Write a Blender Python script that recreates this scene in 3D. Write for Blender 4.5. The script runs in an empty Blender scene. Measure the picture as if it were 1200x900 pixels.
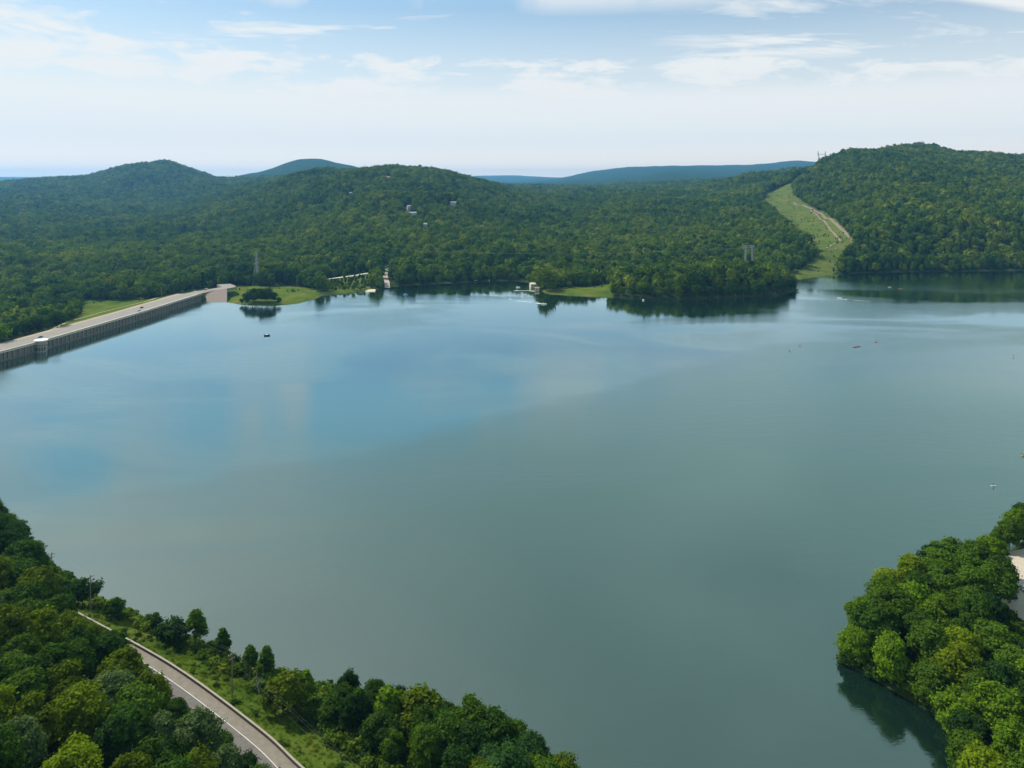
import bpy, bmesh, math, random
import numpy as np
from mathutils import Vector, Matrix
random.seed(7); rng = np.random.default_rng(11)
R = math.radians
scene = bpy.context.scene
C = scene.collection
F, H, YH = 857.0, 150.0, 212.0          # focal length in pixels of a 1200 wide frame, eye height, eye-level row

# ------------------------------------------------------------------ helpers
def at(px, py, z=0.0):
    Y = F*(H-z)/(py-YH); return Vector(((px-600)/F*Y, Y, z))
def at_d(px, Y, z=0.0): return Vector(((px-600)/F*Y, Y, z))
def tag(o, label=None, cat=None, group=None, kind=None):
    if label: o['label'] = label
    if cat: o['category'] = cat
    if group: o['group'] = group
    if kind: o['kind'] = kind
    return o
def mesh_np(name, V, Fc, mats=None, smooth=False, mi=None):
    me = bpy.data.meshes.new(name)
    me.from_pydata([tuple(v) for v in V] if not isinstance(V, np.ndarray) else V.tolist(), [],
                   Fc.tolist() if isinstance(Fc, np.ndarray) else Fc)
    for m in (mats or []): me.materials.append(m)
    if smooth: me.polygons.foreach_set('use_smooth', [True]*len(me.polygons))
    if mi is not None: me.polygons.foreach_set('material_index', mi)
    me.update(); return me
def obj(name, me, parent=None, loc=None, rz=0):
    o = bpy.data.objects.new(name, me); C.objects.link(o)
    if parent: o.parent = parent
    if loc is not None: o.location = loc
    o.rotation_euler = (0, 0, rz); return o
def empty(name, loc=(0,0,0), rz=0):
    o = obj(name, None, None, loc, rz); o.empty_display_size = .5; return o
def copy_tree(o, parent=None, name=None):
    c = o.copy(); C.objects.link(c); c.parent = parent
    for ch in o.children: copy_tree(ch, c)
    return c
class MB:
    def __init__(s): s.bm = bmesh.new()
    def box(s, cx, cy, cz, sx, sy, sz, bev=0, rz=0, taper=1.0):
        M = Matrix.Translation((cx,cy,cz)) @ Matrix.Rotation(rz,4,'Z') @ Matrix.Diagonal((sx,sy,sz,1))
        r = bmesh.ops.create_cube(s.bm, size=1, matrix=Matrix.Identity(4))
        for v in r['verts']:
            if v.co.z > 0: v.co.x *= taper; v.co.y *= taper
            v.co = M @ v.co
        if bev:
            es = list({e for v in r['verts'] for e in v.link_edges})
            bmesh.ops.bevel(s.bm, geom=es, offset=bev, segments=2, affect='EDGES')
        return s
    def bar(s, a, b, r, r2=None, n=6):
        a = Vector(a); b = Vector(b); d = b-a
        M = Matrix.Translation((a+b)/2) @ d.to_track_quat('Z','Y').to_matrix().to_4x4()
        bmesh.ops.create_cone(s.bm, cap_ends=True, segments=n, radius1=r, radius2=r if r2 is None else r2, depth=d.length, matrix=M)
        return s
    def ball(s, c, r, sc=(1,1,1), sub=2):
        bmesh.ops.create_icosphere(s.bm, subdivisions=sub, radius=r, matrix=Matrix.Translation(c) @ Matrix.Diagonal((*sc,1)))
        return s
    def prism(s, prof, axis_len, M=None):       # profile in XZ, extruded along Y
        M = M or Matrix.Identity(4); n = len(prof)
        a = [s.bm.verts.new(M @ Vector((x,-axis_len/2,z))) for x,z in prof]
        b = [s.bm.verts.new(M @ Vector((x, axis_len/2,z))) for x,z in prof]
        s.bm.faces.new(a); s.bm.faces.new(b[::-1])
        for i in range(n): s.bm.faces.new((a[i], b[i], b[(i+1)%n], a[(i+1)%n]))
        return s
    def mesh(s, name, mat, smooth=False):
        bmesh.ops.recalc_face_normals(s.bm, faces=s.bm.faces)
        me = bpy.data.meshes.new(name); s.bm.to_mesh(me); s.bm.free(); me.materials.append(mat)
        if smooth: me.polygons.foreach_set('use_smooth', [True]*len(me.polygons))
        return me
    def build(s, name, mat, parent=None, smooth=False, loc=None, rz=0):
        return obj(name, s.mesh(name, mat, smooth), parent, loc, rz)

# ------------------------------------------------------------------ node helpers
class NT:
    def __init__(s, tree): s.t = tree; s.n = tree.nodes; s.l = tree.links
    def N(s, typ, **k):
        nd = s.n.new(typ)
        for a, b in k.items():
            if a.startswith('i_'):
                key = a[2:]; key = int(key) if key.isdigit() else key.replace('_', ' ')
                s.set(nd, key, b)
            else: setattr(nd, a, b)
        return nd
    def set(s, nd, key, v):
        if isinstance(v, bpy.types.NodeSocket): s.l.new(v, nd.inputs[key])
        else: nd.inputs[key].default_value = v
    def math(s, op, a, b=None, clamp=False):
        nd = s.n.new('ShaderNodeMath'); nd.operation = op; nd.use_clamp = clamp
        s.set(nd, 0, a)
        if b is not None: s.set(nd, 1, b)
        return nd.outputs[0]
    def vmath(s, op, a, b=None):
        nd = s.n.new('ShaderNodeVectorMath'); nd.operation = op; s.set(nd, 0, a)
        if b is not None: s.set(nd, 1, b)
        return nd.outputs['Value'] if op == 'DOT_PRODUCT' else nd.outputs[0]
    def noise(s, vec, scale, detail=4, rough=.55, dist=0, col=False):
        nd = s.N('ShaderNodeTexNoise', i_Scale=scale, i_Detail=detail, i_Roughness=rough, i_Distortion=dist)
        if vec is not None: s.l.new(vec, nd.inputs['Vector'])
        return nd.outputs['Color' if col else 0]
    def ramp(s, fac, stops, interp='LINEAR'):
        nd = s.n.new('ShaderNodeValToRGB'); nd.color_ramp.interpolation = interp
        e = nd.color_ramp.elements
        while len(e) < len(stops): e.new(.5)
        for i, (p, c) in enumerate(stops):
            e[i].position = p; e[i].color = (*c, 1) if len(c) == 3 else c
        s.l.new(fac, nd.inputs[0]); return nd.outputs[0]
    def sstep(s, v, a, b):
        nd = s.N('ShaderNodeMapRange', interpolation_type='SMOOTHSTEP'); s.set(nd, 0, v)
        nd.inputs[1].default_value = a; nd.inputs[2].default_value = b; return nd.outputs[0]
    def mix(s, f, a, b, blend='MIX'):
        nd = s.n.new('ShaderNodeMix'); nd.data_type = 'RGBA'; nd.blend_type = blend
        s.set(nd, 0, f)
        for i, v in ((6, a), (7, b)):
            s.set(nd, i, v if isinstance(v, bpy.types.NodeSocket) else (*v, 1))
        return nd.outputs[2]
    def mapping(s, vec, scale=(1,1,1), rot=(0,0,0), loc=(0,0,0)):
        nd = s.N('ShaderNodeMapping'); s.l.new(vec, nd.inputs[0])
        nd.inputs['Scale'].default_value = scale; nd.inputs['Rotation'].default_value = rot; nd.inputs['Location'].default_value = loc
        return nd.outputs[0]
def new_mat(name):
    m = bpy.data.materials.new(name); m.use_nodes = True; m.node_tree.nodes.clear()
    t = NT(m.node_tree); t.out = t.n.new('ShaderNodeOutputMaterial'); return m, t
def simple(name, col, rough=.7, metal=0, var=.15, scale=1.5, spec=.4, bump=0):
    m, t = new_mat(name)
    tc = t.N('ShaderNodeTexCoord').outputs['Object']
    n = t.noise(tc, scale, 5, .6)
    c = t.mix(n, tuple(x*(1-var) for x in col), tuple(min(1, x*(1+var)) for x in col))
    p = t.N('ShaderNodeBsdfPrincipled', i_Roughness=rough, i_Metallic=metal)
    p.inputs['Specular IOR Level'].default_value = spec
    t.l.new(c, p.inputs['Base Color'])
    if bump:
        b = t.N('ShaderNodeBump', i_Distance=bump, i_Strength=.6); t.l.new(n, b.inputs['Height']); t.l.new(b.outputs[0], p.inputs['Normal'])
    t.l.new(p.outputs[0], t.out.inputs[0]); return m

# ------------------------------------------------------------------ geography
ROAD = [(40,93),(10,118),(-14,142),(-36,160.5),(-50,172),(-64,184),(-97,208),(-137,232),(-152,241),(-174,251),(-212,268),(-275,305),(-345,375),(-410,480),(-440,590)]
DAM = [(-440,520),(-424,606),(-417,643),(-409,710),(-400,798),(-391,918)]   # water-side face of the dam
def P2(px, py): v = at(px, py); return (v.x, v.y)
LAKE = [(35,120),(27,158),(20,170),(10,182),(0,192),(-17,197),(-34,208),(-50,214),(-71,222),(-113,243),(-140,257),(-152,265),(-174,281),
        (-205,301),(-255,335),(-325,400),(-400,500),(-430,550)] + DAM[1:] + [P2(265,355),P2(290,357.5),P2(320,358),P2(350,355.5),P2(371,350),
        P2(377,346.5),P2(400,345),P2(440,341),P2(455,336.5),P2(490,334),P2(530,332),P2(560,330.3),P2(600,329),P2(618,331),P2(628,337),P2(640,344.5),
        P2(680,347),P2(715,348),P2(750,350),P2(800,351),P2(870,348.5),P2(915,346),P2(932,341),P2(934,334),P2(924,329),
        P2(950,325.5),P2(985,321),P2(1050,319),P2(1120,318),P2(1200,317),(1000,1230),(1300,1200),(1500,1000),(1200,700),
        (800,470),(500,400),(330,352),(258,325),(222,312),(204,298),(184,284),(165,277),(135,262),(117,248),(101,229),(108,221),(118,206),(119,196),(110,180),(106,150),(100,120),(70,95)]
def poly_sd(X, Y, P, closed=True):
    """distance to polyline; for closed: positive outside"""
    X = np.asarray(X, float); Y = np.asarray(Y, float)
    d = np.full(X.shape, 1e18); ins = np.zeros(X.shape, bool); side = np.zeros(X.shape)
    n = len(P)
    for i in range(n if closed else n-1):
        ax, ay = P[i]; bx, by = P[(i+1) % n]
        ex, ey = bx-ax, by-ay
        t = np.clip(((X-ax)*ex+(Y-ay)*ey)/(ex*ex+ey*ey), 0, 1)
        dd = (X-ax-t*ex)**2+(Y-ay-t*ey)**2
        if closed:
            with np.errstate(divide='ignore', invalid='ignore'):
                c = ((ay > Y) != (by > Y)) & (X < (bx-ax)*(Y-ay)/((by-ay) if by != ay else 1e-9)+ax)
            ins ^= c
        else:
            cr = ex*(Y-ay)-ey*(X-ax)
            side = np.where(dd < d, np.sign(cr), side)
        d = np.minimum(d, dd)
    d = np.sqrt(d)
    return np.where(ins, -d, d) if closed else d*side
def inside(X, Y, P): return poly_sd(X, Y, P) < 0
def ss(x, a, b):
    t = np.clip((x-a)/(b-a), 0, 1); return t*t*(3-2*t)

ST = np.array([1100,1300,1600,2000,2500,3200,4200,6600,12000,17000], float)
COL = {  # row of the canopy top seen in each column at each distance
 -300:[332,306,285,268,250,232,218,214,212,208],
 0:[332,305,285,268,250,232,216,214,212,207.5], 60:[331,306,286,269,251,230,211,213,213,207.5], 100:[330,306,287,270,252,233,209,213,213,208],
 150:[326,305,286,269,252,235,195,213,213,210], 195:[325,303,285,268,252,236,191,200,213,213], 228:[323,301,282,264,246,232,202,206,213,213],
 255:[322,300,280,260,240,225,211,211,213,213], 300:[320,298,275,250,228,216,212,203,212,213], 350:[322,298,268,236,207,206,212,187.5,213,213],
 375:[320,296,262,230,203,206,212,187,213,213], 410:[317,290,256,222,199,207,210,194,213,213], 450:[315,288,252,216,196,206,211,206,213,213],
 490:[315,288,252,216,197,207,211,211,213,213], 520:[314,288,255,220,202,210,213,213,213,211], 560:[312,290,262,236,213,214,215,215,213,206],
 600:[312,290,268,246,228,222,219,217,213,205.5], 650:[318,292,270,248,233,225,221,216,210,208], 700:[322,295,272,250,235,225,220,214,200,211],
 740:[322,294,270,248,233,224,218,210,196,211], 790:[322,293,268,245,231,222,216,203,195.5,212], 850:[320,291,264,241,225,214,212,206,194.5,212],
 880:[318,290,262,238,219,207,210,206,194,212], 905:[317,289,261,235,214,202,205,206,192,212], 930:[315,286,258,229,205,198,205,206,189,212],
 960:[312,282,252,219,191.5,199,207,206,191,212], 1000:[306,275,240,203,179,190,205,206,200,212], 1050:[300,266,229,194,171.5,184,200,206,208,212],
 1080:[298,264,227,193,172.5,183,200,206,208,212], 1120:[296,262,227,197,181,184,200,206,208,212], 1160:[296,261,228,199,181,186,200,206,208,212],
 1200:[296,260,229,202,186,188,200,206,208,212], 1400:[300,264,234,212,198,200,205,208,210,212], 1800:[310,280,250,225,210,208,208,210,212,212]}
PXS = np.array(sorted(COL), float)
TAB = np.array([[H-(py-YH)*y/F-(14.0 if y < 1500 else 17 if y < 3000 else 21 if y < 5000 else -2.0) for py, y in zip(COL[int(k)], ST)] for k in PXS])
def catmull(u):
    u2, u3 = u*u, u*u*u
    return (-.5*u+u2-.5*u3, 1-2.5*u2+1.5*u3, .5*u+2*u2-1.5*u3, -.5*u2+.5*u3)
def table_z(X, Y):
    Yc = np.clip(Y, 1100, 17000); px = np.clip(600+F*X/np.maximum(Y, 60), PXS[0], PXS[-1])
    i = np.clip(np.searchsorted(PXS, px)-1, 0, len(PXS)-2); tx = (px-PXS[i])/(PXS[i+1]-PXS[i]); tx = tx*tx*(3-2*tx)*.4+tx*.6
    j = np.clip(np.searchsorted(ST, Yc)-1, 0, len(ST)-2); ty = (Yc-ST[j])/(ST[j+1]-ST[j])
    w = catmull(ty); z = 0
    for k in range(4):
        jj = np.clip(j+k-1, 0, len(ST)-1)
        z = z + w[k]*(TAB[i, jj]*(1-tx)+TAB[i+1, jj]*tx)
    return z
def wav(X, Y, L, s):
    r = np.random.default_rng(s); z = 0
    for k in range(6):
        a = r.uniform(0, 6.28); l = L*r.uniform(.6, 1.5); ph = r.uniform(0, 6.28)
        z = z+np.sin((X*math.cos(a)+Y*math.sin(a))*6.28/l+ph)
    return z/3
HUMPS = [(at_d(800,1015),95,13),(at_d(870,1020),70,11),(at_d(735,1010),45,5)]
def terrain(X, Y):
    X = np.asarray(X, float); Y = np.asarray(Y, float)
    sd = poly_sd(X, Y, LAKE)
    bank = np.clip(sd*np.where(Y < 500, .7, .32), -8, 2.2)
    # far country
    zt = table_z(X, Y)+ss(Y, 1200, 2000)*(wav(X, Y, 420, 1)*8+wav(X, Y, 170, 2)*3.6)*(1-.6*ss(Y, 3200, 4500))
    for c, r, h in HUMPS: zt = zt+h*np.exp(-((X-c.x)**2+(Y-c.y)**2)/(r*r))
    k = ss(sd, 5, 130)
    far = np.maximum(bank, -8)*(1-k)+zt*k
    for c, r, h in HUMPS: far = far+(1-k)*ss(sd, 0, 30)*h*np.exp(-((X-c.x)**2+(Y-c.y)**2)/(r*r))
    # valley below the dam
    dd = poly_sd(X, Y, DAM, False)          # positive on the far (left) side
    v = np.where(dd < 30, 7.4, 7.4-(dd-30)*.2); v = np.maximum(v, -15)
    v = np.where(dd < 10, -8+15.4*ss(dd, 5, 10), v)
    kd = ss(Y, 925, 1080)*ss(X, -900, -400)*0+ss(Y, 930, 1090)
    left = v*(1-kd)+zt*kd
    isl = (X < -388+0*Y) & (sd > 0) & (Y > 500)
    kx = ss(X, -400, -330)                 # dam end -> grassy knoll
    wz = np.where(Y > 500, np.where(X < -330, left*(1-kx)+far*kx, far), 0)
    # near slopes
    t = poly_sd(X, Y, ROAD, False)          # positive left of the parapet line (uphill)
    t = np.where(Y < 600, t, 50)
    up = 11.7+np.clip(t-9, 0, 60)*.55+wav(X, Y, 30, 5)*.5*ss(t, 14, 20)
    dr = np.abs(t); sdp = np.maximum(sd, 0)
    dn = 11.6*np.minimum(1, (sdp/(sdp+dr*.8+1e-6)))+wav(X, Y, 14, 6)*.25*ss(dr, 3, 8)
    near_l = np.where(t > 0, up, np.where(dr < 1.5, 11.6, dn))
    near_l = np.where(sd < 0, bank, near_l)
    near_r = np.where(sd < 0, bank, np.minimum(bank, 2.2)+np.clip((sd-15)*.05, 0, 3))
    near = np.where(X < 60, near_l, near_r)
    kn = ss(Y, 480, 620)
    z = near*(1-kn)+wz*kn
    return np.where(sd < 0, bank, z)
def gz(x, y): return float(terrain(np.array([x]), np.array([y]))[0])
def proj(X, Y, Z): return 600+F*X/Y, YH+F*(H-Z)/Y
def ground_at(px, py, y0=300, y1=4500):
    """first terrain point met by the ray through a pixel"""
    Ys = np.geomspace(y0, y1, 900); X = (px-600)/F*Ys; Z = terrain(X, Ys)
    zr = H-(py-YH)/F*Ys
    k = np.argmax(Z >= zr); return Vector((X[k], Ys[k], Z[k]))

# ------------------------------------------------------------------ materials
def leaf_mat(name, instanced):
    m, t = new_mat(name)
    if instanced:
        a = t.N('ShaderNodeAttribute', attribute_type='INSTANCER', attribute_name='tint').outputs['Fac']
        base = t.ramp(a, [(0,(.012,.038,.007)),(.3,(.042,.084,.009)),(.6,(.085,.130,.010)),(.85,(.138,.168,.012)),(1,(.170,.185,.018))])
    else:
        base = t.N('ShaderNodeObjectInfo').outputs['Color']
    pos = t.N('ShaderNodeNewGeometry').outputs['Position']
    n = t.noise(pos, .5 if not instanced else .06, 3, .6)
    v = t.N('ShaderNodeMapRange'); t.l.new(n, v.inputs[0]); v.inputs[3].default_value = .62; v.inputs[4].default_value = 1.38
    rnd = t.N('ShaderNodeNewGeometry').outputs['Random Per Island']
    v2 = t.N('ShaderNodeMapRange'); t.l.new(rnd, v2.inputs[0]); v2.inputs[3].default_value = .72; v2.inputs[4].default_value = 1.28
    k = t.math('MULTIPLY', v.outputs[0], v2.outputs[0])
    cc = t.N('ShaderNodeCombineColor'); [t.l.new(k, cc.inputs[i]) for i in range(3)]
    col = t.mix(1.0, base, cc.outputs[0], 'MULTIPLY')
    d = t.N('ShaderNodeBsdfDiffuse'); t.l.new(col, d.inputs[0])
    tr = t.N('ShaderNodeBsdfTranslucent'); t.l.new(t.mix(1.0, col, (1.25,1.5,.6), 'MULTIPLY'), tr.inputs[0])
    g = t.N('ShaderNodeBsdfGlossy', i_Roughness=.5); g.inputs[0].default_value = (.9,1,.9,1)
    ms = t.N('ShaderNodeMixShader'); ms.inputs[0].default_value = .3; t.l.new(d.outputs[0], ms.inputs[1]); t.l.new(tr.outputs[0], ms.inputs[2])
    m2 = t.N('ShaderNodeMixShader'); m2.inputs[0].default_value = .002; t.l.new(ms.outputs[0], m2.inputs[1]); t.l.new(g.outputs[0], m2.inputs[2])
    t.l.new(m2.outputs[0], t.out.inputs[0]); return m
LEAF = leaf_mat('leaves', False); LEAFI = leaf_mat('forest_leaves', True)
BARK = simple('bark', (.12,.1,.08), .9, 0, .35, 3)
BARK_PALE = simple('pale_bark', (.32,.3,.26), .9, 0, .2, 3)
CONC = simple('weathered_concrete', (.27,.245,.21), .9, 0, .3, .25, bump=.05)
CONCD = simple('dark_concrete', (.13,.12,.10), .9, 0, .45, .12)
PALE = simple('pale_concrete', (.6,.58,.53), .9, 0, .15, .8)
STEEL = simple('galvanised_steel', (.30,.32,.33), .6, .3, .15, 1)
WOODP = simple('weathered_pole_wood', (.17,.14,.11), .9, 0, .3, 2)
TYRE = simple('tyre_rubber', (.02,.02,.02), .8); RIM = simple('wheel_metal', (.5,.5,.52), .35, .8)
GLASS = simple('dark_glass', (.02,.03,.035), .06, 0, .1, 1, .6)
LAMPG = simple('lamp_glass', (.75,.75,.7), .2); TAILG = simple('tail_lamp_red', (.4,.02,.02), .3)

def ground_material():
    m, t = new_mat('meadow_and_forest_floor')
    pos = t.N('ShaderNodeNewGeometry').outputs['Position']
    a = t.N('ShaderNodeAttribute', attribute_name='cover').outputs['Color']
    sp = t.N('ShaderNodeSeparateColor'); t.l.new(a, sp.inputs[0])
    n1 = t.noise(pos, .012, 5, .6); n2 = t.noise(pos, .12, 5, .65); n3 = t.noise(pos, 1.4, 4, .65)
    nn = t.math('ADD', t.math('MULTIPLY', n1, .35), t.math('ADD', t.math('MULTIPLY', n2, .4), t.math('MULTIPLY', n3, .25)))
    wood = t.ramp(nn, [(.35,(.014,.028,.010)),(.65,(.035,.055,.018))])
    dry = t.noise(pos, .045, 6, .72); nn2 = t.math('ADD', t.math('MULTIPLY', dry, .75), t.math('MULTIPLY', n3, .25))
    grass = t.ramp(nn2, [(.34,(.028,.060,.007)),(.45,(.056,.096,.011)),(.52,(.080,.112,.016)),(.60,(.115,.115,.030)),(.70,(.16,.13,.06))])
    shore = t.ramp(nn, [(.35,(.07,.06,.045)),(.65,(.20,.175,.14))])
    far = t.ramp(t.math('ADD', t.math('MULTIPLY', n1, .6), t.math('MULTIPLY', n2, .4)), [(.35,(.010,.030,.018)),(.5,(.018,.045,.022)),(.66,(.032,.060,.025))])
    c = t.mix(sp.outputs[0], wood, grass); c = t.mix(sp.outputs[1], c, shore); c = t.mix(sp.outputs[2], c, far)
    p = t.N('ShaderNodeBsdfDiffuse'); t.l.new(c, p.inputs[0])
    b = t.N('ShaderNodeBump', i_Strength=.9)
    b.inputs['Distance'].default_value = .6
    hn = t.math('ADD', t.math('MULTIPLY', t.noise(pos, .035, 4, .7), t.math('MULTIPLY', sp.outputs[2], 40)), n3)
    t.l.new(hn, b.inputs['Height']); t.l.new(b.outputs[0], p.inputs['Normal'])
    t.l.new(p.outputs[0], t.out.inputs[0]); return m

def water_material():
    m, t = new_mat('lake_water')
    pos = t.N('ShaderNodeNewGeometry').outputs['Position']
    # wind patches decide how much the surface is ruffled
    wp = t.mapping(pos, (.0035, .0075, 1), (0,0,R(-12)))
    wind = t.noise(wp, 1.0, 4, .55, .8)
    wmask = t.sstep(wind, .42, .62)
    fine = t.noise(t.mapping(pos, (.9,1.5,1), (0,0,R(20))), 1.0, 3, .6)
    mid = t.noise(t.mapping(pos, (.10,.22,1), (0,0,R(-15))), 1.0, 4, .6)
    big = t.noise(t.mapping(pos, (.012,.03,1), (0,0,R(-10))), 1.0, 3, .5)
    hgt = t.math('ADD', t.math('MULTIPLY', fine, .10), t.math('ADD', t.math('MULTIPLY', mid, .16), t.math('MULTIPLY', big, .12)))
    st = t.N('ShaderNodeMapRange'); t.l.new(wmask, st.inputs[0]); st.inputs[3].default_value = .12; st.inputs[4].default_value = .7
    b = t.N('ShaderNodeBump'); b.inputs['Distance'].default_value = 1.0
    t.l.new(st.outputs[0], b.inputs['Strength']); t.l.new(hgt, b.inputs['Height'])
    ro = t.N('ShaderNodeMapRange'); t.l.new(wmask, ro.inputs[0]); ro.inputs[3].default_value = .02; ro.inputs[4].default_value = .07
    # a wind line crosses the lake: ruffled matt water on the near side, smoother water beyond
    sx = t.N('ShaderNodeSeparateXYZ'); t.l.new(pos, sx.inputs[0])
    fx = t.math('MULTIPLY', t.math('ADD', sx.outputs[0], 300), 1/900)
    wl = t.ramp(fx, [((x+300)/900, ((y-250)/600,)*3) for x, y in ((-300,290),(-221,318),(-91,392),(0,462),(97,552),(227,652),(520,745))])
    wy = t.math('ADD', t.math('MULTIPLY', wl, 600), 250)
    wob = t.math('MULTIPLY', t.math('SUBTRACT', t.noise(t.mapping(pos, (.006,.012,1)), 1.0, 4, .55), .5), 105)
    beyond = t.sstep(t.math('ADD', t.math('SUBTRACT', sx.outputs[1], wy), wob), -14, 20)
    nearm = t.math('MULTIPLY', t.math('SUBTRACT', 1, beyond), t.sstep(sx.outputs[1], 235, 330))
    rough = t.math('ADD', ro.outputs[0], t.math('MULTIPLY', nearm, .09))
    kf = t.math('SUBTRACT', t.math('ADD', 1.45, t.math('MULTIPLY', beyond, .10)), t.math('MULTIPLY', nearm, .07))
    body = t.mix(t.noise(pos, .006, 3), (.003,.012,.009), (.006,.016,.011))
    d = t.N('ShaderNodeBsdfDiffuse'); t.l.new(body, d.inputs[0])
    g = t.N('ShaderNodeBsdfGlossy'); g.inputs[0].default_value = (.82,1,1,1); t.l.new(rough, g.inputs['Roughness']); t.l.new(b.outputs[0], g.inputs['Normal'])
    fr = t.N('ShaderNodeFresnel', i_IOR=WATER_IOR); t.l.new(b.outputs[0], fr.inputs['Normal'])
    ms = t.N('ShaderNodeMixShader'); t.l.new(t.math('MULTIPLY', fr.outputs[0], kf, True), ms.inputs[0]); t.l.new(d.outputs[0], ms.inputs[1]); t.l.new(g.outputs[0], ms.inputs[2])
    t.l.new(ms.outputs[0], t.out.inputs[0]); return m
WATER_IOR = 1.82

# ------------------------------------------------------------------ exclusion / cover maps (in world space, through the ground)
def pxpoly(P, X, Y, Z):
    px, py = proj(X, np.maximum(Y, 1), Z); return poly_sd(px, py, P)
CLEAR = [(958,186),(947,196),(929,213),(894,228),(890,238),(908,255),(929,273),(947,288),(957,302),(952,309),(928,318),(915,330),(950,328),(972,325),(983,312),(992,303),(1003,292),(1000,280),(985,262),(966,250),(946,240),(930,229),(930,220),(958,197),(968,187)]
FIELD = [(636,349),(638,341),(660,338),(690,336),(716,333),(716,350),(690,350)]
DAMF = [(-400,700),(55,388),(92,372),(96,352),(130,352),(190,349),(222,340),(262,337),(285,335),(345,335),(368,340),(378,349),(350,360),(240,362),(0,440),(-400,800)]
RAMP = [(446,312),(459,312),(458,342),(446,342)]
TRK = [(374,338),(376,327),(400,322),(433,317),(437,327),(434,339),(400,343)]
HOUSES = [(411,227),(455,207),(483,250),(498,264),(531,238),(476,243)]
def cover(X, Y, Z):
    sd = poly_sd(X, Y, LAKE); Ym = np.maximum(Y, 1)
    g = np.zeros(X.shape); fy = Y > 560
    for P in (CLEAR, FIELD, DAMF, TRK):
        d = pxpoly(P, X, Y, Z); g = np.maximum(g, np.where(fy & (Y < 3000) & (d < 1.0), 1, 0))
    t = poly_sd(X, Y, ROAD, False)
    g = np.maximum(g, np.where((Y < 560) & (t < 0) & (t > -22) & (X < 0), 1, 0))
    s = np.where(Y < 500, ss(-sd, -1.8, -.3)*.6, ss(-sd, -2, -.5)*.15)*(1-1.0*((X > 60) & (Y < 500)))
    far = ss(Y, 2500, 4300)
    s = np.maximum(s, np.where(fy & (pxpoly(CLEAR, X, Y, Z) < 1), .1, 0))
    return g, s, far

def build_ground():
    nu = 460
    rows = np.concatenate([np.linspace(-250, 60, 14, endpoint=False), np.geomspace(60, 1300, 330, endpoint=False), np.geomspace(1300, 19500, 280)])
    u = np.linspace(-.96, .96, nu)
    Y, U = np.meshgrid(rows, u, indexing='ij'); X = U*np.maximum(Y, 320)
    Z = terrain(X, Y); g, s, fr = cover(X, Y, Z)
    V = np.stack([X, Y, Z], -1).reshape(-1, 3)
    nr = len(rows); i = np.arange(nr-1)[:, None]*nu+np.arange(nu-1)[None, :]
    Fc = np.stack([i, i+1, i+nu+1, i+nu], -1).reshape(-1, 4)
    me = mesh_np('ground', V, Fc, [ground_material()], True)
    ca = me.color_attributes.new('cover', 'FLOAT_COLOR', 'POINT')
    ca.data.foreach_set('color', np.stack([g, s*np.where((g > .5) & (s < .35), 1, 1-g*.8), fr, np.ones_like(g)], -1).reshape(-1).astype(np.float32))
    tag(obj('ground', me), kind='structure')
build_ground()

def build_lake():
    n = len(LAKE); P = []
    A = sum(LAKE[i][0]*LAKE[(i+1)%n][1]-LAKE[(i+1)%n][0]*LAKE[i][1] for i in range(n)); sgn = 1 if A > 0 else -1
    for i in range(n):
        a, b, c = Vector(LAKE[i-1]), Vector(LAKE[i]), Vector(LAKE[(i+1) % n])
        e = ((b-a).normalized()+(c-b).normalized()); e = e.normalized() if e.length > 1e-3 else (c-b).normalized()
        nn = Vector((e.y, -e.x))*sgn
        P.append(b+nn*(1.2 if b.y < 500 else 3))
    bm = bmesh.new(); f = bm.faces.new([bm.verts.new((p.x, p.y, 0)) for p in P])
    if f.normal.z < 0: f.normal_flip()
    bmesh.ops.triangulate(bm, faces=[f]); bmesh.ops.recalc_face_normals(bm, faces=bm.faces)
    bm.normal_update()
    if sum(f.normal.z for f in bm.faces) < 0: bmesh.ops.reverse_faces(bm, faces=bm.faces)
    me = bpy.data.meshes.new('lake'); bm.to_mesh(me); bm.free(); me.materials.append(water_material())
    tag(obj('lake', me), kind='structure')
build_lake()

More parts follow.
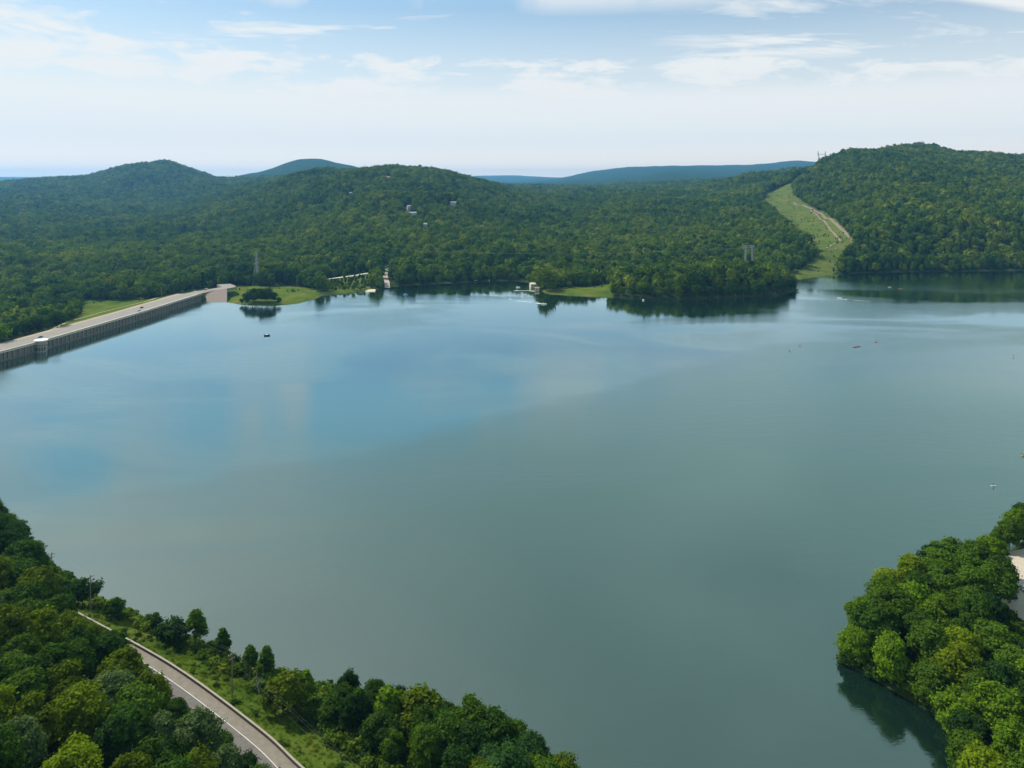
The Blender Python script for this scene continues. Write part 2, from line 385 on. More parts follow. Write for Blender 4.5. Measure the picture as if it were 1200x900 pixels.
# ------------------------------------------------------------------ trees
def crown_cards(r, cz, rx, rz, nl, per, ls, lr, shape='round'):
    """leaf clumps: lobes spread through the crown volume, leaf sprays on their upper and outer sides"""
    V = []; cen = []; nor = []; wd = r.normal(size=(7, 3)); wd /= np.linalg.norm(wd, axis=1)[:, None]; wa = r.uniform(-.30, .34, 7)
    for k in range(nl):
        for _ in range(30):
            d = r.normal(size=3); d /= np.linalg.norm(d); q = r.uniform(.25, 1)**.45
            p = d*q
            if p[2] < -.55: continue
            w = 1.0
            if shape == 'cone': w = max(.15, 1-.85*(p[2]*.5+.5))*1.35
            if shape == 'oval': w = 1-.25*p[2]
            break
        w *= 1+float(np.sum(wa*np.maximum(0, wd @ (p/max(1e-6, np.linalg.norm(p)))-.45)/.55))
        c = np.array([p[0]*rx*w, p[1]*rx*w, cz+p[2]*rz*(1 if shape == 'cone' else min(1.12, .4+.6*w))])
        R_ = lr*r.uniform(.7, 1.35)*(.7 if shape == 'cone' else 1)
        m = int(per*r.uniform(.7, 1.3))
        dd = r.normal(size=(m, 3)); dd[:, 2] = dd[:, 2]*.9+.25; dd /= np.linalg.norm(dd, axis=1)[:, None]
        rr = R_*np.where(r.random(m) < .2, r.uniform(1.0, 1.6, m), r.uniform(.55, 1.08, m)**.6)
        cen.append(c+dd*rr[:, None]*np.array([1.1, 1.1, .8]))
        outw = dd+(c-np.array([0, 0, cz]))/np.array([rx, rx, rz])*.5+np.array([0,0,.35])+r.normal(size=(m, 3))*.7
        nor.append(outw)
    cen = np.concatenate(cen); nor = np.concatenate(nor); nor /= np.linalg.norm(nor, axis=1)[:, None]
    n = len(cen); h = r.normal(size=(n, 3)); tx = np.cross(nor, h); tx /= np.linalg.norm(tx, axis=1)[:, None]; ty = np.cross(nor, tx)
    s = (ls*r.uniform(.6, 1.4, n))[:, None]
    a = cen-tx*s*.62; b = cen-ty*s*.5-nor*s*.12; c_ = cen+tx*s*.62; d_ = cen+ty*s*.5-nor*s*.12
    m1 = np.stack([a, b, c_, d_], 1).reshape(-1, 3)
    idx = np.arange(n)[:, None]*4
    T = np.concatenate([idx+np.array([[0,1,2]]), idx+np.array([[0,2,3]])], 0)
    return m1, T
def tube(path, radii, n=6):
    V = []; Fc = []
    for i, (p, r_) in enumerate(zip(path, radii)):
        d = (Vector(path[min(i+1, len(path)-1)])-Vector(path[max(i-1, 0)])).normalized()
        q = d.to_track_quat('Z', 'Y')
        for k in range(n):
            a = k*2*math.pi/n; V.append(Vector(p)+q @ Vector((math.cos(a)*r_, math.sin(a)*r_, 0)))
    for i in range(len(path)-1):
        for k in range(n): Fc.append((i*n+k, i*n+(k+1) % n, (i+1)*n+(k+1) % n, (i+1)*n+k))
    return V, Fc
def trunk_mesh(r, h, rad, cz, rx, rz, limbs=7):
    V = []; Fc = []
    def add(path, radii, n=6):
        v, f = tube(path, radii, n); o = len(V); V.extend(v); Fc.extend(tuple(i+o for i in q) for q in f)
    b = [(r.uniform(-.3,.3)*k, r.uniform(-.3,.3)*k, z) for k, z in ((0,-1),(0,0),(.5,h*.3),(1,h*.6),(1.2,h*.9))]
    add(b, [rad*1.5, rad*1.2, rad*.85, rad*.55, rad*.15], 7)
    for k in range(limbs):
        z0 = h*r.uniform(.22, .65); a = r.uniform(0, 6.28); e = r.uniform(.35, .6)
        p0 = (0.2*r.uniform(-1,1), .2*r.uniform(-1,1), z0); p2 = (math.cos(a)*rx*e, math.sin(a)*rx*e, min(h*.95, z0+h*r.uniform(.15,.35)))
        p1 = (p2[0]*.5, p2[1]*.5, z0+(p2[2]-z0)*.35)
        add([p0, p1, p2], [rad*.45, rad*.3, rad*.07], 5)
    return V, Fc
PROTO = {}
def make_proto(key, h, rx, shape, nl, per, ls, lr, seed, bark=None, core=False):
    r = np.random.default_rng(seed)
    base = h*(.18 if not key.startswith(('low', 'far')) else .0); rz = (h-base)/2*.93; cz = base+rz
    v, f = crown_cards(r, cz, rx*.82, rz*.88, nl, per, ls, lr, shape)
    cm = mesh_np('crown', v, f, [LEAF])
    tv, tf = trunk_mesh(r, h, max(.1, h*.018), cz, rx, rz, 7 if h > 6 else 3)
    tm = mesh_np('trunk', tv, tf, [bark or BARK], True)
    PROTO[key] = (cm, tm, h, rx)
for i in range(6): make_proto(f'big{i}', 16, (5.0,4.4,5.4,4.2,4.8,5.2)[i], 'oval' if i % 2 else 'round', (104,92,112,86,98,110)[i], 128, .46, (1.05,1.0,.95,1.1,1.15,.9)[i], 100+i, BARK_PALE if i == 2 else BARK)
for i in range(3): make_proto(f'tall{i}', 12, (2.6,2.2,2.9)[i], 'cone', 60, 80, .42, .75, 200+i)
for i in range(3): make_proto(f'small{i}', 7, (2.6,3.0,2.3)[i], 'round', 44, 90, .40, .8, 300+i)
for i in range(4): make_proto(f'far{i}', 16, (5.4,4.8,5.8,5.0)[i], 'round', 30, 42, .95, 2.0, 400+i)
for i in range(4): make_proto(f'low{i}', 14, (4.6,5.2,4.2,4.9)[i], 'round', (106,112,98,108)[i], 128, .46, 1.05, 600+i)
TREES = []
def tree(x, y, proto, h, label, group, color, name='broadleaf_tree', wide=1.0, z=None, rz=None):
    cm, tm, ph, prx = PROTO[proto]; s = h/ph
    z = gz(x, y) if z is None else z
    e = empty(name, (x, y, z-.1), random.uniform(0, 6.28) if rz is None else rz); wide *= random.uniform(.95, 1.3) if y < 500 and h > 8 else random.uniform(.85, 1.1); e.scale = (s*wide, s*wide, s)
    c = obj('crown', cm, e); c.color = (*color, 1); k = obj('trunk', tm, e)
    tag(e, label, 'tree', group); TREES.append((x, y)); return e
GREENS = {'dark green':(.032,.070,.006), 'deep green':(.019,.048,.007), 'olive green':(.066,.096,.003), 'mid green':(.054,.104,.007),
          'grey green':(.075,.118,.036), 'yellow green':(.112,.160,.004), 'bright green':(.085,.155,.006), 'bluish green':(.026,.064,.014)}
def shade(c): k = random.uniform(.85, 1.18); return tuple(v*k for v in GREENS[c])
def poisson(poly, dmin, n_try=6000, seed=1, extra=None, prio=None):
    r = np.random.default_rng(seed); P = []
    xs = [p[0] for p in poly]; ys = [p[1] for p in poly]
    cand = np.stack([r.uniform(min(xs), max(xs), n_try), r.uniform(min(ys), max(ys), n_try)], 1)
    cand = cand[inside(cand[:, 0], cand[:, 1], poly)]
    if extra is not None: cand = cand[extra(cand[:, 0], cand[:, 1])]
    if prio is not None: cand = cand[np.argsort(prio(cand[:, 0], cand[:, 1]), kind='stable')]
    for c in cand:
        if all((c[0]-q[0])**2+(c[1]-q[1])**2 > dmin*dmin for q in P): P.append(c)
    return P
def lake_sd(x, y): r = poly_sd(np.atleast_1d(x), np.atleast_1d(y), LAKE); return r if np.ndim(x) else float(r[0])
def road_t(x, y): r = poly_sd(np.atleast_1d(x), np.atleast_1d(y), ROAD, False); return r if np.ndim(x) else float(r[0])

# --- wood on the slope above the road
def where_left(x, y, px, py):
    t = road_t(x, y)
    if t < 19: return 'overhanging the road verge'
    if px < 70 and py < 700: return 'where the wood meets the water view'
    return 'in the middle of the wooded slope' if py < 830 else 'low on the slope in the dense wood'
def pick(names, w): return random.choices(names, w)[0]
L_wood = poisson([(-300,330),(-235,345),(-40,145),(-15,100),(-110,100)], 7.3, 12000, 5,
    lambda x, y: (road_t(x, y) > np.where(y < 222, 8.6, 8.6)) & (np.abs(x) < .715*y+3) & (y > 124))
desc = {'dark green':['dark green rounded broadleaf tree','dense dark leafy tree'], 'deep green':['nearly black green tree'], 'olive green':['olive tinted tree with loose crown'],
        'mid green':['mid green bushy tree'], 'grey green':['grey green tree with feathery pale foliage'], 'yellow green':['yellow green tree'],
        'bright green':['fresh bright green tree'], 'bluish green':['bluish green tree with thick crown']}
def outline_cap(x, y, hh):
    px = 600+F*x/y
    if px > 100: return hh
    row = np.interp(px, [-40,0,30,60,85,100], [555,588,622,660,703,724])
    return float(np.clip(H-(row-YH)*y/F-gz(x, y), 4.0, hh))
for x, y in L_wood:
    px, py = proj(x, y, gz(x, y)+14)
    c = pick(['dark green','deep green','olive green','mid green','grey green','yellow green'], [4,2.0,4.5,3,1.6,.5])
    if abs(px-30) < 60 and py > 800 and random.random() < .4: c = 'yellow green'
    t_ = road_t(x, y)
    hh = random.uniform(13, 18) if t_ > 16 else random.uniform(8, 10.5)
    if y > 222: hh = random.uniform(15, 20)
    hh = outline_cap(x, y, hh)
    tree(x, y, f'low{random.randrange(4)}' if t_ < 17 else f'big{random.randrange(6)}', hh, f'{desc[c][0]} {where_left(x, y, px, py)}', 'trees of the wood above the road',
         shade(c))
for x, y in poisson([(-150,246),(-158,268),(-166,284),(-184,303),(-222,332),(-262,345),(-275,308),(-212,271),(-176,255)], 5.6, 4000, 6, lambda x, y: (lake_sd(x, y) > 1.5) & (road_t(x, y) < -2.5) & (np.abs(x) < .72*y+3)):
    hh = outline_cap(x, y, 19)*random.uniform(.86, 1.0); c = pick(['dark green','deep green','mid green'], [3,3,1])
    tree(x, y, 'small1' if hh < 7 else f'big{random.randrange(5)}', hh, f'{desc[c][0]} where the wooded shore ends above open water', 'trees at the wooded bend of the shore', GREENS[c])
for x, y, h, c, lab in ((-143,226,13.5,'dark green','dark tree crown hiding the road where it bends away'),(-134,220,10.5,'mid green','mid green tree leaning over the far visible end of the parapet'),(-151,231,14,'olive green','olive tree beside the hidden road bend')):
    tree(x, y, 'low1', h, lab, None, shade(c))
# --- wood on the near bank
M_wood = poisson([(-46,205),(-34,204),(-16,193),(-1,189),(8,180),(18,168),(24,157),(30,135),(0,128),(-20,150),(-36,172),(-46,188)], 6.0, 7000, 9,
    lambda x, y: (lake_sd(x, y) > 1.5) & (road_t(x, y) < -17) & (y > 135), lambda x, y: np.where(lake_sd(x, y) < 3.0, 0, 1))
for x, y in M_wood:
    z = gz(x, y); px, py = proj(x, y, z+14)
    c = pick(['dark green','deep green','mid green','olive green','bluish green'], [4,2.5,3.2,1.6,1])
    sd_ = lake_sd(x, y)
    top = 15.5 if px > 470 else 11.5
    hh = random.uniform(.8, 1.08)*top
    if px > 640: hh *= .9
    w = 'at the lake edge' if sd_ < 6 else ('behind the waterside row' if sd_ < 16 else 'below the grassy bank')
    if sd_ < 3.2: hh *= .85
    tree(x, y, f'low{random.randrange(4)}' if sd_ < 3.2 else random.choice(['big0','big1','big3','big4','big5']), hh, f'{desc[c][-1]} {w} of the near shore wood', 'trees of the near shore wood',
         shade(c))
tree(5, 174, 'big3', 13.5, 'yellow green tree standing out among dark trees of the near shore wood', None, GREENS['yellow green'])
def base(px, py, z): p = at(px, py, z); return p.x, p.y
singles = [ # px, base py, top py, proto, colour, label
 (97,711,679,'small1','deep green','compact dark oval tree beside the first utility pole','broadleaf_tree'),
 (135,727,701,'small0','dark green','low round dark tree on the bank between pole and shrubs','broadleaf_tree'),
 (183,748,714,'tall1','dark green','slim upright tree, first of the row along the bank','broadleaf_tree'),
 (201,757,725,'small2','deep green','squat dark tree between two slender upright trees on the bank','broadleaf_tree'),
 (229,762,709,'tall0','mid green','tallest pointed tree of the row along the bank','broadleaf_tree'),
 (261,775,734,'tall2','dark green','broad pointed tree next to the second utility pole','broadleaf_tree'),
 (293,797,749,'tall1','mid green','slender tree, first of the close pair beside the lake','broadleaf_tree'),
 (312,797,752,'tall0','mid green','loose branching tree, second of the close pair beside the lake','broadleaf_tree'),
 (332,836,790,'small0','olive green','bushy olive tree on the bank past the rocky shore','broadleaf_tree'),
 (359,832,782,'tall2','bright green','bright green upright tree rising over the rocky shore','broadleaf_tree'),
 (390,850,815,'small1','dark green','low dark tree between the grassy bank and lake','broadleaf_tree'),
 (421,858,803,'tall2','dark green','dark upright tree at the start of the near shore wood','broadleaf_tree'),
 (455,864,797,'tall0','bright green','light green feathery tree poking above the near shore wood','broadleaf_tree'),
 (489,872,812,'small0','olive green','yellowish rounded treetop near the start of the shore wood','broadleaf_tree')]
for px, by, ty, pr, c, lab, nm in singles:
    z = 3.0
    for _ in range(4): x, y = base(px, by, z); z = max(gz(x, y), .5)
    h = (by-ty)*y/F
    tree(x, y, pr, h, lab, None, GREENS[c], nm, 1.15, z)
# --- wooded point on the right with the car park
R_wood = poisson([(106,227),(112,238),(120,247),(137,260),(166,275),(181,280),(178,262),(170,247),(166,238),(215,232),(205,150),(104,148),(109,180),(117,196),(116,208),(106,221)], 7.5, 7000, 21,
    lambda x, y: (lake_sd(x, y) > 1.2) & (np.abs(x) < .72*y+3) & (y > 158), lambda x, y: np.where(lake_sd(x, y) < 3.0, 0, 1))
for x, y in R_wood:
    if 600+F*x/y > 1177 and 222 < y < 277: continue
    z = gz(x, y); px, py = proj(x, y, z+16)
    c = pick(['dark green','deep green','mid green','bright green','yellow green'], [2.6,.8,3.6,2.2,1.0])
    if py > 735 and random.random() < .5: c = pick(['yellow green','bright green'], [2,1])
    if px < 1010: c = 'bright green' if lake_sd(x,y) < 6 else 'mid green'
    hh = random.uniform(15.5, 19.5)
    if px < 1010: hh = 14.5
    if y < 246 and x > 150: hh = random.uniform(13, 15.5)
    sd_ = lake_sd(x, y)
    w = 'hanging over the dark cove' if sd_ < 8 and y < 222 else ('rising from the lakeward edge' if sd_ < 8 else ('beside the gravel car park' if x > 150 else 'deep inside the crown mass'))
    if sd_ < 3.2: hh *= .82
    tree(x, y, f'low{random.randrange(4)}' if sd_ < 3.2 else f'big{random.choice([0,1,2,3,4,5])}', hh, f'{desc[c][0]} {w} of the wooded point', 'trees of the wooded point',
         shade(c))
for x, y, h, c in ((198,291,16,'mid green'),(207,300,16,'bright green'),(214,306,17,'dark green'),(222,300,16,'mid green'),(190,286,8,'olive green'),(184,281,9,'dark green'),(194,291,13,'mid green'),(203,294,12,'dark green')):
    tree(x, y, f'big{random.randrange(5)}', h, f'{desc[c][0]} on the shore beyond the gravel car park', 'trees beyond the gravel car park', GREENS[c])
# --- trees below the dam
EXTRA = []
def z_left_ok(x, y):
    d = poly_sd(x, y, DAM, False); z = terrain(x, y); px, py = proj(x, y, z)
    return (d > 42) & (px > -40) & (px < 92) & ~(pxpoly([(92,420),(60,395),(100,372),(96,348),(200,330),(200,420)], x, y, z) < 0)
D_wood = poisson([(-460,640),(-445,760),(-470,880),(-560,1010),(-760,1010),(-560,640)], 9.0, 7000, 33, z_left_ok)
D_wood = sorted(D_wood, key=lambda p: p[1]+.5*abs(p[0]+450))
for k, (x, y) in enumerate(D_wood):
    if k >= 30: EXTRA.append((x, y)); continue
    c = pick(['dark green','deep green','mid green','olive green'], [4,2,3,1])
    hh = random.uniform(14, 19)
    tree(x, y, f'far{random.randrange(4)}', hh, f'{desc[c][-1]} close behind the dam road', 'trees below the dam', GREENS[c])
for px, by, ty, c, lab in ((90,382,360,'deep green','dark tree standing alone against the grass beside the footpath'),(30,400,374,'bright green','light green tree next to the intake tower road')):
    z = 2
    for _ in range(4): x, y = base(px, by, z); z = gz(x, y)
    while poly_sd(np.array([x]), np.array([y]), DAM, False)[0] < 38: x -= 1
    tree(x, y, 'far1', max(12, (by-ty)*y/F), lab, None, GREENS[c], 'broadleaf_tree', 1.2)
# --- headland front rows
P_wood = poisson([tuple(at(px, py).xy) for px, py in ((716,348),(750,350.5),(800,351.5),(870,349),(915,346.5),(934,340),(930,334),(900,333),(850,337),(790,338),(740,338),(718,340))], 9.5, 7000, 41, lambda x, y: lake_sd(x, y) > 2.5)
P_wood = sorted(P_wood, key=lambda p: lake_sd(*p)+(p[1] > 1010)*100)
for k, (x, y) in enumerate(P_wood):
    if k >= 34: EXTRA.append((x, y)); continue
    px, py = proj(x, y, 0)
    c = pick(['dark green','deep green','mid green','bluish green','olive green'], [4,2.5,2.5,1.5,1.0])
    tree(x, y, f'far{random.randrange(4)}', random.uniform(13, 19)*(.8 if px < 745 or px > 915 else 1), f'{desc[c][0]} on the waterline of the far headland', 'trees of the far headland', GREENS[c])
# --- shrubs at the knoll
for i, (px, h) in enumerate(((283,8),(287,11),(291,16),(296,18),(300,14),(304,18),(308,20),(313,19),(318,16),(322,12),(327,9))):
    x, y = base(px, 356.3+(i % 2)*-1.6, 0.5)
    tree(x, y, f'far{i % 4}', h, 'very dark shrubby tree in the clump on the waterline of the grassy knoll', 'dark trees in front of the knoll', GREENS['deep green'], 'broadleaf_tree', .95)
# --- shore edge trees behind beach and field
for px, by, ty, c in ((640,341,308,'olive green'),(632,338,318,'mid green'),(647,342,322,'mid green'),(655,339,322,'dark green')):
    x, y = base(px, by, 1)
    tree(x, y, 'far2', (by-ty)*y/F*.9, f'{desc[c][0]} next to the pale lakeside hut', 'trees by the lakeside hut', GREENS[c])
for k, (px, by, h) in enumerate([(383+i*10.4, 342.3-i*.7, 5+(i*37 % 4)) for i in range(6)]+[(466+i*16, 333.5-i*.7, 11+(i*53 % 6)) for i in range(6)]):
    x, y = base(px, by, 1.5)
    tree(x, y, f'far{k % 4}', h, 'dark round shrubby tree on the far shoreline '+('before the access road' if k < 6 else 'between ramp and beach'),
         'far shoreline trees '+('before the access road' if k < 6 else 'between ramp and beach'), GREENS['dark green' if k % 3 else 'mid green'])
print('individual trees', len(TREES))

# --- far forest: one mass
def build_forest():
    stock = bpy.data.collections.new('forest_stock')
    for i in range(7):
        r = np.random.default_rng(500+i); con = i == 6
        rx, h = (3.0, 15) if con else ((5.2,4.6,5.6,5.0,4.4,5.8)[i], (13,14,12.5,13.5,14.5,12)[i])
        v, f = crown_cards(r, h*.56, rx*.78, h*.42, 13 if not con else 16, 15, 1.75 if not con else 1.3, 2.3 if not con else 1.5, 'cone' if con else 'round')
        # inner mass of the crown so that no ground shows through
        bm = bmesh.new(); bmesh.ops.create_icosphere(bm, subdivisions=2, radius=1)
        for w in bm.verts:
            k = 1+r.uniform(-.2, .2); q = .35 if con and w.co.z > 0 else 1
            w.co = Vector((w.co.x*rx*.72*k*q, w.co.y*rx*.72*k*q, h*.5+w.co.z*h*.42*k))
        bm.verts.index_update(); cv = np.array([w.co[:] for w in bm.verts]); cf = np.array([[x.index for x in q.verts] for q in bm.faces])
        bm.free()
        me = mesh_np('forest_tree', np.concatenate([v, cv]), np.concatenate([f, cf+len(v)]), [LEAFI])
        stock.objects.link(bpy.data.objects.new('forest_tree', me))
    pts = []
    for y0, y1, sp, sc in ((985,1800,10.2,1.3),(1800,2700,11.2,1.45),(2700,3600,13,1.7),(3600,4700,17,2.1)):
        ys = np.arange(y0, y1, sp*.9)
        for y in ys:
            xs = np.arange(-.86*y, .86*y, sp)
            pts.append(np.stack([xs+rng.uniform(-.45, .45, len(xs))*sp, y+rng.uniform(-.45, .45, len(xs))*sp, np.full(len(xs), sc)], 1))
    cx_ = rng.uniform(-600, 1150, 60000); cy_ = 985+(2650-985)*rng.random(60000)**1.6; cz_ = terrain(cx_, cy_)
    cpx, cpy = proj(cx_, cy_, cz_)
    inn = (pxpoly(CLEAR, cx_, cy_, cz_) < -.3) | (pxpoly(FIELD, cx_, cy_, cz_) < -.3) | ((pxpoly(DAMF, cx_, cy_, cz_) < -.5) & (cpx > 100))
    pr = np.where((cpx > 900) & (cpy > 272) & (cpy < 312), .50, np.where(cpx > 900, .16, .10))*np.where(wav(cx_, cy_, 60, 88) > .1, 1, .25)
    okc = inn & (rng.random(60000) < pr) & (poly_sd(cx_, cy_, LAKE) > 3) & (cpx < 1200) & (poly_sd(cx_, cy_, DAM, False)*(cx_ < -380) < 500)
    BR = np.stack([cx_[okc], cy_[okc], rng.uniform(.09, .26, int(okc.sum()))], 1)
    tx_ = rng.uniform(-330, -180, 900); ty_ = rng.uniform(985, 1230, 900); tz_ = terrain(tx_, ty_); tpx, tpy = proj(tx_, ty_, tz_)
    ok = (pxpoly(TRK, tx_, ty_, tz_) < 0) & (np.abs(tpy-(328.5-(tpx-378)*.14)) > 1.6) & (poly_sd(tx_, ty_, LAKE) > 2)
    pts.append(BR); pts.append(np.stack([tx_[ok], ty_[ok], np.where(tpy[ok] > 328.5-(tpx[ok]-378)*.14, .34, .8)], 1)); NTRK = int(ok.sum())+len(BR)
    pts.append(np.array([(a, b, 1.2) for a, b in EXTRA]))
    ox = rng.uniform(-620, 620, 14000); oy = rng.uniform(-60, 520, 14000)
    oo = (poly_sd(ox, oy, LAKE) > 3) & ((np.abs(ox) > .76*oy+12) | (oy < 122)) & (np.abs(poly_sd(ox, oy, ROAD, False)-4.5) > 10) & ~((ox > 168) & (ox < 292) & (oy > 236) & (oy < 302))
    oo &= rng.random(14000) < .62
    pts.insert(0, np.stack([ox[oo], oy[oo], np.full(int(oo.sum()), 1.15)], 1))
    Pt = np.concatenate(pts); X, Y, S = Pt.T
    Z = terrain(X, Y); sd = poly_sd(X, Y, LAKE); keep = (sd > 1.5) & (Z > -30)
    keep[-len(EXTRA)-NTRK:] = True
    keep0 = keep.copy()
    for Pg, m in ((CLEAR,-.1),(FIELD,0),(DAMF,0),(RAMP,.5),(TRK,.0)):
        keep &= ~((pxpoly(Pg, X, Y, Z) < m) & (Y < 3000))
    for hx, hy in HOUSES:
        px, py = proj(X, Y, Z); keep &= ~((np.abs(px-hx) < 5) & (py > hy-1) & (py < hy+13) & (Y < 2700))
    keep[-len(EXTRA)-NTRK:-len(EXTRA)] = True
    tx = np.array([[t[0], t[1]] for t in TREES if t[1] > 880])
    d2 = np.full(len(X), 1e9); near = Y < 1200
    for a, b in tx: d2[near] = np.minimum(d2[near], (X[near]-a)**2+(Y[near]-b)**2)
    keep &= (d2 > 36)
    X, Y, Z, S = X[keep], Y[keep], Z[keep], S[keep]; n = len(X)
    patch = (wav(X, Y, 260, 31)+wav(X, Y, 90, 32)+wav(X, Y, 700, 33)+.6*wav(X, Y, 45, 34))/3
    tint = np.clip((.46+patch*.30)+rng.normal(0, .15, n), 0, 1)
    tint = np.where(rng.random(n) < .025, rng.uniform(.65, .95, n), tint)
    idx = rng.integers(0, 6, n); idx = np.where(rng.random(n) < .08+.25*(patch < -.6), 6, idx)
    tint = np.where(idx == 6, tint*.35, tint)
    sdk = sd[keep]; edge = sdk < 14
    scl = S*rng.uniform(.5, 1.4, n)*np.where(edge, .75, 1)
    me = bpy.data.meshes.new('forest'); me.vertices.add(n)
    me.vertices.foreach_set('co', np.stack([X, Y, Z-.3], -1).reshape(-1).astype(np.float32))
    for nm, ty, ar in (('tint','FLOAT',tint),('scl','FLOAT',scl),('rz','FLOAT',rng.uniform(0,6.28,n)),('idx','INT',idx)):
        a = me.attributes.new(nm, ty, 'POINT'); a.data.foreach_set('value', ar.astype(np.int32 if ty == 'INT' else np.float32))
    o = obj('forest', me); tag(o, 'unbroken mixed green forest covering the far hills', 'forest', kind='stuff')
    scatter_gn(o, stock); print('forest trees', n)
def scatter_gn(o, stock):
    g = bpy.data.node_groups.new('scatter', 'GeometryNodeTree')
    g.interface.new_socket('Geometry', in_out='INPUT', socket_type='NodeSocketGeometry'); g.interface.new_socket('Geometry', in_out='OUTPUT', socket_type='NodeSocketGeometry')
    N = g.nodes.new; L = g.links.new
    gi, go = N('NodeGroupInput'), N('NodeGroupOutput'); ci = N('GeometryNodeCollectionInfo'); ci.inputs['Collection'].default_value = stock
    ci.inputs['Separate Children'].default_value = True; ci.inputs['Reset Children'].default_value = True
    ip = N('GeometryNodeInstanceOnPoints'); ip.inputs['Pick Instance'].default_value = True
    def attr(nm, ty):
        a = N('GeometryNodeInputNamedAttribute'); a.data_type = ty; a.inputs[0].default_value = nm; return a.outputs[0]
    L(gi.outputs[0], ip.inputs['Points']); L(ci.outputs[0], ip.inputs['Instance']); L(attr('idx','INT'), ip.inputs['Instance Index'])
    cx = N('ShaderNodeCombineXYZ'); L(attr('rz','FLOAT'), cx.inputs[2]); L(cx.outputs[0], ip.inputs['Rotation'])
    L(attr('scl','FLOAT'), ip.inputs['Scale']); L(ip.outputs[0], go.inputs[0])
    md = o.modifiers.new('scatter', 'NODES'); md.node_group = g
build_forest()

# --- undergrowth and grass near the road
def build_undergrowth():
    stock = bpy.data.collections.new('undergrowth_stock')
    for i in range(4):
        r = np.random.default_rng(700+i)
        v, f = crown_cards(r, .55, .8, .5, 9, 26, .30, .42, 'round')
        stock.objects.link(bpy.data.objects.new('undergrowth_clump', mesh_np('undergrowth_clump', v, f, [LEAFI])))
    for i in range(3):       # grass tussocks
        r = np.random.default_rng(720+i); V = []; Fc = []
        for k in range(46):
            a = r.uniform(0, 6.28); q = r.uniform(0, .55); x, y = math.cos(a)*q, math.sin(a)*q; h = r.uniform(.25, .6); l = r.uniform(-.25, .25, 2); w = .035
            b = r.uniform(0, 3.14); o = len(V)
            V += [(x-w*math.cos(b), y-w*math.sin(b), 0), (x+w*math.cos(b), y+w*math.sin(b), 0), (x+l[0], y+l[1], h)]; Fc.append((o, o+1, o+2))
        stock.objects.link(bpy.data.objects.new('zgrass_tuft', mesh_np('grass_tuft', V, Fc, [LEAFI])))
    n = 80000
    X = rng.uniform(-330, 250, n); Y = rng.uniform(110, 390, n); keep = np.abs(X) < .78*Y+4
    X, Y = X[keep], Y[keep]; sd = poly_sd(X, Y, LAKE); t = poly_sd(X, Y, ROAD, False)
    nz = wav(X, Y, 26, 71)+wav(X, Y, 9, 72)
    strip = (X < 45) & (t < -1.2) & (sd > .6)
    slope = (X < 45) & (t > 11.5) & (sd > 0); right = (X > 60) & (sd > .8) & ~((X > 168) & (Y > 238))
    shr = strip & ((t < -13+nz*3.5) | (rng.random(len(X)) < .13)); grs = strip & ~shr
    sel = shr | grs | ((slope | right) & (rng.random(len(X)) < .5)) | (right & (sd < 7))
    X, Y, sd, t, shr, grs, nz = [a[sel] for a in (X, Y, sd, t, shr, grs, nz)]; n = len(X)
    Z = terrain(X, Y); idx = np.where(grs, rng.integers(4, 7, n), rng.integers(0, 4, n))
    rb = (X > 60) & (sd < 6)
    scl = np.where(grs, rng.uniform(.7, 1.5, n), rng.uniform(.8, 2.3, n)*np.where(shr & (t < -18), 1.25, 1))
    small = shr & (t > -11); scl = np.where(small, rng.uniform(.4, 1.0, n), scl); scl = np.where(sd < 4, np.minimum(scl, .9), scl)
    scl = np.where(rb, rng.uniform(1.3, 2.8, n), scl)
    tint = np.clip(np.where(grs, .78, .45)+nz*.10+rng.normal(0, .14, n), 0, 1)
    me = bpy.data.meshes.new('undergrowth'); me.vertices.add(n)
    me.vertices.foreach_set('co', np.stack([X, Y, Z-.05], -1).reshape(-1).astype(np.float32))
    for nm, ty, ar in (('tint','FLOAT',tint),('scl','FLOAT',scl),('rz','FLOAT',rng.uniform(0,6.28,n)),('idx','INT',idx)):
        a = me.attributes.new(nm, ty, 'POINT'); a.data.foreach_set('value', ar.astype(np.int32 if ty == 'INT' else np.float32))
    o = obj('undergrowth', me); tag(o, 'grass, brambles and low shrubs covering the road bank and wood floor', 'undergrowth', kind='stuff')
    scatter_gn(o, stock)
build_undergrowth()

# ------------------------------------------------------------------ roads
def offset_line(P, d):
    out = []
    for i, p in enumerate(P):
        a = Vector(P[max(i-1, 0)]); b = Vector(P[min(i+1, len(P)-1)]); e = (b-a).normalized(); out.append(Vector(p)+Vector((-e.y, e.x))*d)
    return out
def smooth_line(P, step=3.0):
    P = [Vector(p) for p in P]; out = []
    for i in range(len(P)-1):
        p0, p1, p2, p3 = P[max(i-1,0)], P[i], P[i+1], P[min(i+2, len(P)-1)]
        n = max(2, int((p2-p1).length/step))
        for k in range(n):
            w = catmull(k/n); out.append(p0*w[0]+p1*w[1]+p2*w[2]+p3*w[3])
    out.append(P[-1]); return out
def strip_mesh(name, line, t0, t1, zf, mat, thick=0):
    a = offset_line(line, t0); b = offset_line(line, t1); V = []; Fc = []
    for p, q in zip(a, b): V += [(p.x, p.y, zf(p)), (q.x, q.y, zf(q))]
    for i in range(len(a)-1): Fc.append((2*i, 2*i+2, 2*i+3, 2*i+1))
    if thick:
        n = len(V); V += [(x, y, z-thick) for x, y, z in V]
        for i in range(len(a)-1): Fc += [(2*i, 2*i+n, 2*i+2+n, 2*i+2), (2*i+1, 2*i+3, 2*i+3+n, 2*i+1+n)]
    return mesh_np(name, V, Fc, [mat])
ASPH = simple('asphalt', (.11,.10,.09), .9, 0, .45, .9); SHOULD = simple('gritty_shoulder', (.17,.15,.12), .95, 0, .4, .8)
